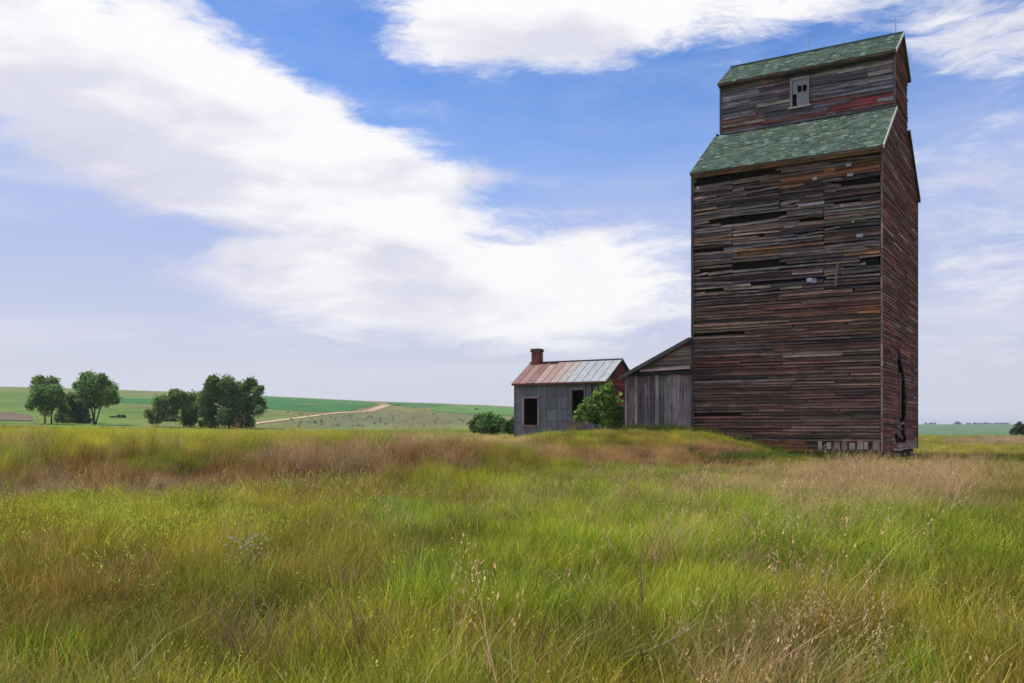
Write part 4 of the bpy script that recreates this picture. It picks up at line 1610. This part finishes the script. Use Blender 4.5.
# ------------------------------------------------------------------ meadow growth
def blade_clump(n, radius, h0, h1, w, lean, seed, shade=(0.7, 1.3), head=None, bend=1.0, wide=0.0):
    """a tuft of curved tapering blades; head adds a seed head on each stem"""
    rg = np.random.default_rng(seed)
    V, Fq, C = [], [], []
    for i in range(n):
        a = rg.uniform(0, 2 * math.pi)
        r = radius * math.sqrt(rg.random())
        bx, by = r * math.cos(a), r * math.sin(a)
        h = rg.uniform(h0, h1)
        dirn = rg.normal(0.0, 1.0)
        lx = lean * h * rg.uniform(0.4, 1.4) + 0.30 * h * rg.normal()
        ly = 0.30 * h * dirn
        ang = rg.uniform(0, math.pi)
        wk = w * (rg.uniform(1.6, 2.6) if rg.random() < wide else 1.0)
        wx, wy = wk * math.cos(ang) * rg.uniform(.6, 1.3), wk * math.sin(ang)
        col = rg.uniform(*shade)
        hue = np.array([1 + rg.uniform(-.2, .25), 1.0, 1 + rg.uniform(-.2, .4)]) * col
        if rg.random() < 0.22:
            hue = hue * np.array([1.06, 0.80, 0.9])
        nb = len(V)
        ks = (0.0, 0.4, 0.75, 1.0)
        for q, k in enumerate(ks):
            sx = bx + lx * k ** (1 + bend)
            sy = by + ly * k ** (1 + bend)
            sz_ = h * (k - 0.22 * abs(lean) * k * k * bend)
            tw = (1.0, 0.85, 0.55, 0.12)[q]
            V += [(sx - wx * tw, sy - wy * tw, sz_ - (0.05 if q == 0 else 0)), (sx + wx * tw, sy + wy * tw, sz_ - (0.05 if q == 0 else 0))]
        for q in range(3):
            Fq.append((nb + 2 * q, nb + 2 * q + 1, nb + 2 * q + 3, nb + 2 * q + 2))
            C.append(hue)
        if head is not None and rg.random() < head[0]:
            hc = np.asarray(head[1]) * rg.uniform(.75, 1.25)
            L_, w_ = head[2], head[3]
            tx, ty, tz = bx + lx, by + ly, h * (1 - 0.22 * abs(lean) * bend)
            dx, dy, dz_ = lx * 0.5 / h, ly * 0.5 / h, 0.8
            for s in range(head[4]):
                t0 = (s / head[4]) * L_
                o1, o2 = rg.normal(0, w_, 2)
                c0 = np.array([tx + dx * t0 + o1, ty + dy * t0 + o2, tz + dz_ * t0 - L_ * 0.4])
                u = rg.normal(size=3)
                u /= np.linalg.norm(u)
                v_ = np.cross(u, rg.normal(size=3))
                v_ /= np.linalg.norm(v_)
                e = head[5] * rg.uniform(.7, 1.3)
                nb = len(V)
                V += [tuple(c0 - u * e + np.array([0, 0, -e])), tuple(c0 + v_ * e * .6), tuple(c0 + u * e + np.array([0, 0, e])), tuple(c0 - v_ * e * .6)]
                Fq.append((nb, nb + 1, nb + 2, nb + 3))
                C.append(hc)
    return np.array(V), np.array(Fq), np.array(C)


def gn_scatter(name, clumps, pts, rots, scl, hues, label, cat):
    """one object whose points carry tufts (pts Nx3); tufts are chosen at random"""
    n = len(pts)
    me = bpy.data.meshes.new(name)
    me.vertices.add(n)
    me.vertices.foreach_set('co', np.asarray(pts, np.float32).ravel())
    at = me.attributes.new('turn', 'FLOAT_VECTOR', 'POINT')
    at.data.foreach_set('vector', np.asarray(rots, np.float32).ravel())
    at = me.attributes.new('size', 'FLOAT_VECTOR', 'POINT')
    at.data.foreach_set('vector', np.asarray(scl, np.float32).ravel())
    at = me.attributes.new('hue', 'FLOAT_COLOR', 'POINT')
    c = np.ones((n, 4), np.float32)
    c[:, :3] = hues
    at.data.foreach_set('color', c.ravel())
    at = me.attributes.new('pick', 'INT', 'POINT')
    at.data.foreach_set('value', RNG.integers(0, len(clumps), n).astype(np.int32))
    o = link(name, me)
    g = bpy.data.node_groups.new(name + '_growth', 'GeometryNodeTree')
    g.interface.new_socket('Geometry', in_out='INPUT', socket_type='NodeSocketGeometry')
    g.interface.new_socket('Geometry', in_out='OUTPUT', socket_type='NodeSocketGeometry')
    N, Lk = g.nodes, g.links
    gi, go = N.new('NodeGroupInput'), N.new('NodeGroupOutput')
    iop = N.new('GeometryNodeInstanceOnPoints')
    jn = N.new('GeometryNodeJoinGeometry')
    for i, (v, f, c) in enumerate(clumps):
        cm = np_mesh(name + '_tuft', v, f, M_BLADE, c)
        co = bpy.data.objects.new(name + '_tuft', cm)
        oi = N.new('GeometryNodeObjectInfo')
        oi.inputs['Object'].default_value = co
        oi.inputs['As Instance'].default_value = True
        Lk.new(oi.outputs['Geometry'], jn.inputs[0])

    def named(nm, typ):
        a = N.new('GeometryNodeInputNamedAttribute')
        a.data_type = typ
        a.inputs['Name'].default_value = nm
        return a.outputs['Attribute']

    Lk.new(gi.outputs[0], iop.inputs['Points'])
    Lk.new(jn.outputs[0], iop.inputs['Instance'])
    iop.inputs['Pick Instance'].default_value = True
    Lk.new(named('pick', 'INT'), iop.inputs['Instance Index'])
    e2r = N.new('FunctionNodeEulerToRotation')
    Lk.new(named('turn', 'FLOAT_VECTOR'), e2r.inputs[0])
    Lk.new(e2r.outputs[0], iop.inputs['Rotation'])
    Lk.new(named('size', 'FLOAT_VECTOR'), iop.inputs['Scale'])
    Lk.new(iop.outputs[0], go.inputs[0])
    md = o.modifiers.new('growth', 'NODES')
    md.node_group = g
    return tag(o, label, cat, kind='stuff')


def in_buildings(x, y):
    bad = np.zeros(len(x), bool)
    c, s = math.cos(-ANG), math.sin(-ANG)
    for (ox, oy, x0, x1, y0, y1) in ((CX, CY, -L - .02, 0.0, 0.0, S), (SX, SY, -SL, 0.1, 0.0, SD), (HX, HY, -HL, 0.0, 0.0, HD)):
        u = (x - ox) * c - (y - oy) * s
        w = (x - ox) * s + (y - oy) * c
        bad |= (u > x0 - 0.05) & (u < x1 + 0.05) & (w > y0 - 0.05) & (w < y1 + 0.05)
    return bad


def ring(r0, r1, density):
    half = 0.585
    area = half * (r1 ** 2 - r0 ** 2)
    n = int(area * density)
    y = np.sqrt(RNG.uniform(r0 ** 2, r1 ** 2, n))
    x = y * RNG.uniform(-half, half, n) + RNG.uniform(-2.5, 2.5, n)
    return x, y


xs, ys, bs_ = [], [], []
for (r0, r1, d, b) in ((1.6, 7, 30, 1.0), (7, 16, 20, 1.0), (16, 30, 14, 1.05), (30, 52, 13, 1.0), (52, 80, 4.5, 1.1), (80, 150, 1.6, 1.5)):
    x, y = ring(r0, r1, d)
    xs.append(x)
    ys.append(y)
    bs_.append(np.full(len(x), b))
X, Y, B = np.concatenate(xs), np.concatenate(ys), np.concatenate(bs_)
ok = ~in_buildings(X, Y)
X, Y, B = X[ok], Y[ok], B[ok]
HUE, DRY = meadow(X, Y)
HUE = HUE * ((0.3 + 1.4 * fbm(X * 1.1 + 3, Y * 0.9, 3)) * RNG.uniform(0.62, 1.42, len(X)))[:, None] * RNG.uniform((0.85, 0.94, 0.8), (1.12, 1.06, 1.4), (len(X), 3))
Z = height(X, Y) - 0.02
PXp = 512 + F * X / Y
PYp = YH - F * (Z + 0.25 - EYE) / Y
bankw = np.exp(-((PYp - 468) / 22) ** 2) * (PXp < 520)
wind = fbm(X * 0.25 + 5, Y * 0.16 + 2, 3)
U = RNG.random(len(X))


def scatter(name, sel, clumps, hue, label, cat, s0=0.8, s1=1.25, yaw=1.0, hs=1.0):
    n = int(sel.sum())
    rot = np.stack([RNG.normal(0, 0.16, n), (wind[sel] - 0.42) * 0.55 + RNG.normal(0, 0.16, n), RNG.uniform(-yaw, yaw, n)], 1)
    s = RNG.uniform(s0, s1, n) * B[sel]
    tuft = fbm(X[sel] * 1.1 + 3, Y[sel] * 0.9, 3)
    h = s * hs * (0.35 + 1.25 * tuft) * (1 + 0.75 * bankw[sel] * sstep(0.45, 0.7, tuft))
    h = h * (1 - 0.3 * sstep(30, 36, Y[sel]) * (X[sel] > 4)) * (1 - 0.4 * sstep(35, 42, Y[sel]) * (X[sel] < 4))
    scl = np.stack([s, s, h], 1)
    return gn_scatter(name, clumps, np.stack([X[sel], Y[sel], Z[sel]], 1), rot, scl, hue, label, cat)


is_dry = U < DRY * 0.75
g_cl = [blade_clump(140, 0.28, 0.12, 0.36, 0.0023, 0.10, 100 + i, (0.4, 1.6), wide=0.16) for i in range(6)]
d_cl = [blade_clump(110, 0.28, 0.16, 0.44, 0.0020, 0.18, 200 + i, (0.4, 1.7), head=(0.22, (1.25, 1.05, 0.95), 0.09, 0.006, 4, 0.006)) for i in range(6)]
far = Y > 28
dryhue = HUE * 0.78 + TAN * 0.22 * (0.7 + 0.6 * U[:, None])
for nm, sel, cl, hue, lab, s0, s1, hs in (
        ('meadow_grass', ~is_dry, g_cl, HUE, 'green and olive meadow grass covering the foreground', 0.85, 1.3, 1.0),
        ('dry_grass', is_dry, d_cl, dryhue, 'dry brown and tan grass with seed heads mixed through the meadow', 0.85, 1.3, 1.0)):
    scatter(nm, sel, cl, hue[sel], lab, 'grass', s0, s1, 1.0, hs)

# sweet clover with yellow dots: along the top of the left bank and across the left foreground
nz = fbm(X * 0.5 + 31, Y * 0.4, 3)
wy = np.zeros(len(X))
for (cx, cy, rx, ry, s) in ((130, 436, 200, 12, 0.75), (110, 522, 140, 22, 0.8), (280, 500, 120, 14, 0.25), (960, 448, 90, 9, 0.25), (40, 560, 60, 30, 0.2)):
    q = ((PXp - cx) / rx) ** 2 + ((PYp - cy) / ry) ** 2
    wy = np.maximum(wy, s * np.exp(-q * 0.9))
sel = RNG.random(len(X)) < wy * (0.3 + 1.2 * nz)
y_cl = [blade_clump(18, 0.25, 0.24, 0.52, 0.003, 0.15, 300 + i, (0.7, 1.2), head=(0.75, (2.1, 1.95, 2.6), 0.16, 0.028, 6, 0.010)) for i in range(5)]
scatter('yellow_clover', sel, y_cl, (GREEN * 0.75 + OLIVE * 0.3) * (0.8 + 0.4 * U[sel, None]), 'yellow flowering sweet clover on the left bank and foreground', 'wildflowers', 0.8, 1.2, 1.5)

# pale feathery stalks across the right side
ws = np.zeros(len(X))
for (cx, cy, rx, ry, s) in ((880, 490, 180, 26, 0.24), (755, 488, 80, 36, 0.30), (950, 500, 90, 36, 0.2), (120, 470, 220, 22, 0.10), (440, 458, 90, 16, 0.2),
                            (800, 640, 240, 50, 0.035), (150, 610, 200, 40, 0.05), (1000, 640, 60, 60, 0.06), (500, 560, 500, 120, 0.02)):
    q = ((PXp - cx) / rx) ** 2 + ((PYp - cy) / ry) ** 2
    ws = np.maximum(ws, s * np.exp(-q * 0.9))
sel = (RNG.random(len(X)) < ws * (0.1 + 3.0 * sstep(0.45, 0.7, nz))) & (Y < 31)
s_cl = [blade_clump(13, 0.28, 0.38, 0.80, 0.0022, 0.3, 400 + i, (0.8, 1.3), head=(0.95, (1.1, 1.0, 0.95), 0.22, 0.020, 14, 0.009)) for i in range(5)]
scatter('feathery_stalks', sel, s_cl, np.tile(PINK * 1.15, (int(sel.sum()), 1)) * (0.75 + 0.5 * U[sel, None]), 'pale pinkish dry stalks with feathery heads among the grass', 'grass', 0.85, 1.2, 1.5)

# long single straws, bent and broken, everywhere a few
sel = (RNG.random(len(X)) < 0.11 * (0.2 + 1.6 * nz)) & (Y < 30)
t_cl = [blade_clump(3, 0.30, 0.30, 0.62, 0.0024, 0.5, 700 + i, (0.7, 1.4), head=(0.35, (1.1, 1.0, 0.9), 0.10, 0.004, 6, 0.006), bend=1.4) for i in range(7)]
scatter('bent_straws', sel, t_cl, np.tile(TAN * 1.15, (int(sel.sum()), 1)) * (0.7 + 0.6 * U[sel, None]), 'single bent pale straws standing above the grass', 'grass', 0.85, 1.3, 3.1)


def forb(seed):
    rg = np.random.default_rng(seed)
    V, Fq, C = [], [], []
    for i in range(9):
        a, r = rg.uniform(0, 6.28), 0.2 * math.sqrt(rg.random())
        b = np.array([r * math.cos(a), r * math.sin(a), 0])
        tip = b + np.array([rg.normal(0, .06), rg.normal(0, .06), rg.uniform(.18, .42)])
        for k in range(11):
            t = 0.15 + 0.85 * k / 11
            p = b + (tip - b) * t
            an = k * 2.4 + a
            d = np.array([math.cos(an), math.sin(an), rg.uniform(.1, .6)]) * rg.uniform(.03, .06) * (1.25 - t * .7)
            w = np.array([-math.sin(an), math.cos(an), 0]) * 0.011
            n_ = len(V)
            V += [tuple(p), tuple(p + d * .5 + w), tuple(p + d), tuple(p + d * .5 - w)]
            Fq.append((n_, n_ + 1, n_ + 2, n_ + 3))
            C.append(np.array([1, 1, 1]) * rg.uniform(.6, 1.4))
        n_ = len(V)
        V += [tuple(b - np.array([.002, 0, 0.03])), tuple(b + np.array([.002, 0, -.03])), tuple(tip + np.array([.001, 0, 0])), tuple(tip - np.array([.001, 0, 0]))]
        Fq.append((n_, n_ + 1, n_ + 2, n_ + 3))
        C.append(np.array([.8, .8, .8]))
    return np.array(V), np.array(Fq), np.array(C)


# bunch grass: single larger tussocks standing out of the sward
sel = (RNG.random(len(X)) < 0.06 * (0.1 + 1.8 * nz) + 0.16 * bankw * sstep(0.42, 0.6, nz)) & (Y < 45) & (Y > 4)
k_cl = [blade_clump(120, 0.11, 0.22, 0.52, 0.0015, 0.0, 850 + i, (0.5, 1.5), head=(0.12, (1.3, 1.15, 1.3), 0.10, 0.005, 6, 0.006), wide=0.1) for i in range(6)]
for cl_ in k_cl:                                  # spread like a fountain
    v_ = cl_[0]
    v_[:, :2] *= 1 + 0.9 * np.clip(v_[:, 2:3], 0, 1)
dk_t = RNG.random((int(sel.sum()), 1)) < 0.3
kh = np.where(dk_t, TAN * 0.62 * (0.6 + 0.7 * U[sel, None]), HUE[sel] * np.array([0.85, 1.0, 0.9]))
scatter('bunch_grass', sel, k_cl, kh, 'taller tussocks of bunch grass scattered over the meadow', 'grass', 0.7, 1.35, 3.1)

fz = fbm(X * 0.45 + 71, Y * 0.35 + 13, 3)
sel = (RNG.random(len(X)) < 0.5 * sstep(0.5, 0.72, fz)) & (Y < 45) & (DRY < 0.5)
scatter('broadleaf_weeds', sel, [forb(800 + i) for i in range(5)], np.array([0.15, 0.21, 0.030]) * (0.5 + 0.9 * U[sel, None]), 'leafy green weeds in loose patches between the grasses', 'weeds', 0.7, 1.3, 3.1)

# tall dark weeds at the foot of the elevator and shed
tt = RNG.uniform(-0.5, 13.0, 330)
off = -np.abs(RNG.normal(0.35, 0.45, 330)) - 0.12
wx_ = CX - 0.858 * tt + 0.513 * off
wy_ = CY + 0.513 * tt + 0.858 * off
wz_ = height(wx_, wy_) - 0.03
w_cl = [blade_clump(45, 0.25, 0.25, 0.72, 0.013, 0.25, 500 + i, (0.6, 1.4)) for i in range(4)]
n = len(tt)
sc_ = RNG.uniform(0.4, 1.25, (n, 1)) * np.ones((1, 3))
gn_scatter('tall_weeds', w_cl, np.stack([wx_, wy_, wz_], 1), np.stack([RNG.normal(0, .1, n), RNG.normal(0, .1, n), RNG.uniform(-3, 3, n)], 1), sc_,
           (DEEP * 0.55 + OLIVE * 0.15) * RNG.uniform(0.4, 1.3, (n, 1)), 'dark green weeds growing along the foot of the elevator and shed', 'weeds')

# sagebrush dotted over the flat below the dirt road
n = 900
ppx, ppy = RNG.uniform(285, 485, n), RNG.uniform(411, 427, n)
sg = np.array([pix(a, b) for a, b in zip(ppx[:110], ppy[:110])])
sg = sg[sg[:, 1] > 150]
b_cl = [leaves([((0, 0, 0.2), 0.45)], 0.12, 260, (1, 1, 1), 0.2, 600 + i) for i in range(3)]
n = len(sg)
gn_scatter('sagebrush', b_cl, np.stack([sg[:, 0], sg[:, 1], height(sg[:, 0], sg[:, 1])], 1), np.stack([np.zeros(n), np.zeros(n), RNG.uniform(-3, 3, n)], 1),
           RNG.uniform(0.4, 1.1, (n, 1)) * np.ones((1, 3)), np.array([0.15, 0.175, 0.09]) * RNG.uniform(0.6, 1.3, (n, 1)), 'grey green sagebrush dotted over the flat below the hill road', 'sagebrush')


# ------------------------------------------------------------------ single plants in the foreground
def twig(pxs, dist_lift, label, name='dry_twig', r=0.006, tint=(0.36, 0.27, 0.17), forks=4, seed=0, cat='twig'):
    """dead stem lying in or standing out of the grass, along a run of photo pixels"""
    rg = random.Random(seed)
    gx, gy = pix(*pxs[-1], 0.15)
    pts = []
    for i, (a, b) in enumerate(pxs):
        k = gy / F
        pts.append(Vector(((a - 512) * k, gy + rg.uniform(-.05, .05), EYE + (YH - b) * k)))
    base = Vector((pts[-1].x, pts[-1].y, hz(pts[-1].x, pts[-1].y)))
    pts.append(base - Vector((0, 0, 0.03)))
    pts = pts[::-1]
    m = MB()
    loc = [p - base for p in pts]
    m.tube(loc, [r * (1.2 - 0.8 * i / (len(loc) - 1)) for i in range(len(loc))], 6, tint)
    for q in range(forks):
        i = rg.randrange(1, len(loc) - 1) if len(loc) > 2 else 0
        p = loc[i].lerp(loc[i + 1], rg.random())
        d = (loc[i + 1] - loc[i]).normalized() * rg.uniform(.06, .16) + Vector((rg.uniform(-.07, .07), rg.uniform(-.05, .05), rg.uniform(.02, .08)))
        m.tube([p, p + d * 0.5 + Vector((0, 0, .01)), p + d], [r * .55, r * .4, r * .2], 5, tint)
    o = m.build(name, M_STALK)
    o.location = base
    return tag(o, label, cat, 'dead twigs and stems in the meadow')


def seed_stalk(px, py, pb, label, seed):
    rg = random.Random(seed)
    gx, gy = pix(px + 8, pb, 0.1)
    k = gy / F
    top = Vector(((px - 512) * k, gy, EYE + (YH - py) * k))
    base = Vector((gx, gy, hz(gx, gy)))
    root = empty('grass_stalk', base, 0, label, 'grass stalk', 'seed stalks near the bottom right')
    m = MB()
    t = top - base
    m.tube([Vector((0, 0, -.03)), t * 0.5 + Vector((0.01, 0, 0.01)), t], [0.003, 0.0025, 0.0015], 5, (0.3, 0.25, 0.11))
    m.build('stem', M_STALK, root)
    h = MB()
    d = t.normalized()
    for i in range(26):
        k_ = i / 26
        p = t - d * (0.17 * (1 - k_)) + Vector((rg.gauss(0, .008), rg.gauss(0, .008), 0)) * math.sin(k_ * 3.1 + .2)
        e = 0.010
        h.poly([p + Vector((-e, 0, -e)), p + Vector((0, e * .6, 0)), p + Vector((e * .4, 0, e * 1.6)), p + Vector((0, -e * .6, 0))], [(0, 1, 2), (0, 2, 3), (0, 3, 1), (1, 3, 2)], jit((0.55, 0.42, 0.24), .25))
    h.build('seed_head', M_STALK, root)


twig([(570, 653), (545, 645), (525, 636), (515, 622)], 0, 'pale bent twig lying in the grass at the bottom centre', seed=1)
twig([(690, 632), (665, 645), (640, 652), (600, 660)], 0, 'long dry twig lying to the right of the bottom centre', seed=2, forks=6)
twig([(311, 672), (290, 675), (268, 683)], 0, 'stout dry twig at the bottom edge, left of centre', seed=3)
twig([(271, 600), (270, 625), (268, 650)], 0, 'upright forked dead stem left of centre', seed=4, forks=6, tint=(0.42, 0.36, 0.2))
twig([(528, 560), (540, 566), (548, 590)], 0, 'thin curved dry stem near the middle of the meadow', seed=5, r=.004)
twig([(640, 560), (642, 585), (641, 605)], 0, 'brown upright dead weed right of the middle', seed=6, r=.005, forks=8, tint=(0.22, 0.15, 0.10))
twig([(905, 668), (880, 672), (855, 681)], 0, 'pale dry twig at the bottom edge on the right', seed=7)
twig([(930, 525), (932, 545), (934, 565)], 0, 'branching dry weed stem on the right', seed=8, r=.005, forks=10, tint=(0.36, 0.28, 0.2))
for i, (px, py, pb, lab) in enumerate(((865, 608, 660, 'tan seed stalk left of three standing near the bottom right'), (883, 592, 650, 'tan seed stalk, the tallest one near the bottom right'),
                                       (879, 624, 672, 'short tan seed stalk below the tallest one'), (876, 648, 690, 'lowest tan seed stalk by the bottom right edge'),
                                       (997, 604, 650, 'tan seed stalk near the right edge'), (1013, 600, 640, 'pale drooping seed stalk at the right edge'))):
    seed_stalk(px, py, pb, lab, i)


def flower_plant(px, py, label, seed, n=24, colr=(0.5, 0.47, 0.46)):
    rg = random.Random(seed)
    gx, gy = pix(px, py + 10, 0.1)
    root = empty('white_flower', (gx, gy, hz(gx, gy)), 0, label, 'wildflower')
    st, hd = MB(), MB()
    for i in range(12):
        a = rg.uniform(0, 6.28)
        tip = Vector((math.cos(a) * rg.uniform(.03, .22), math.sin(a) * rg.uniform(.02, .12), rg.uniform(.38, .62)))
        st.tube([Vector((0, 0, -.03)), tip * .5 + Vector((0, 0, .06)), tip], [.004, .003, .0015], 4, (0.2, 0.2, 0.11))
        for q in range(n // 8):
            p = tip + Vector((rg.gauss(0, .02), rg.gauss(0, .02), rg.uniform(-.05, .04)))
            e = .011
            hd.poly([p + Vector((-e, 0, 0)), p + Vector((0, -e, 0)), p + Vector((e, 0, 0)), p + Vector((0, e, 0)), p + Vector((0, 0, e)), p + Vector((0, 0, -e * .6))],
                    [(0, 1, 4), (1, 2, 4), (2, 3, 4), (3, 0, 4), (1, 0, 5), (2, 1, 5), (3, 2, 5), (0, 3, 5)], jit(colr, .2))
    st.build('stem', M_STALK, root)
    hd.build('blossom', M_STALK, root)


flower_plant(238, 570, 'white flowering weed in the left foreground, the left one of two', 1)
flower_plant(247, 578, 'white flowering weed in the left foreground, the right one of two', 2)

# ------------------------------------------------------------------ haze over the plains
hm = bpy.data.materials.new('haze_air')
hm.use_nodes = True
T = NT(hm.node_tree)
T.n.clear()
out = T.node('ShaderNodeOutputMaterial')
pv = T.node('ShaderNodeVolumePrincipled')
pv.inputs['Color'].default_value = (0.78, 0.86, 1.0, 1)
pv.inputs['Density'].default_value = 0.00013
pv.inputs['Anisotropy'].default_value = 0.2
T.l.new(pv.outputs[0], out.inputs['Volume'])
m = MB()
m.box(-9300, 9300, -9300, 9300, -80, 70)
o = m.build('haze', hm)
tag(o, 'thin blue haze in the air over the plains', 'haze', kind='stuff')
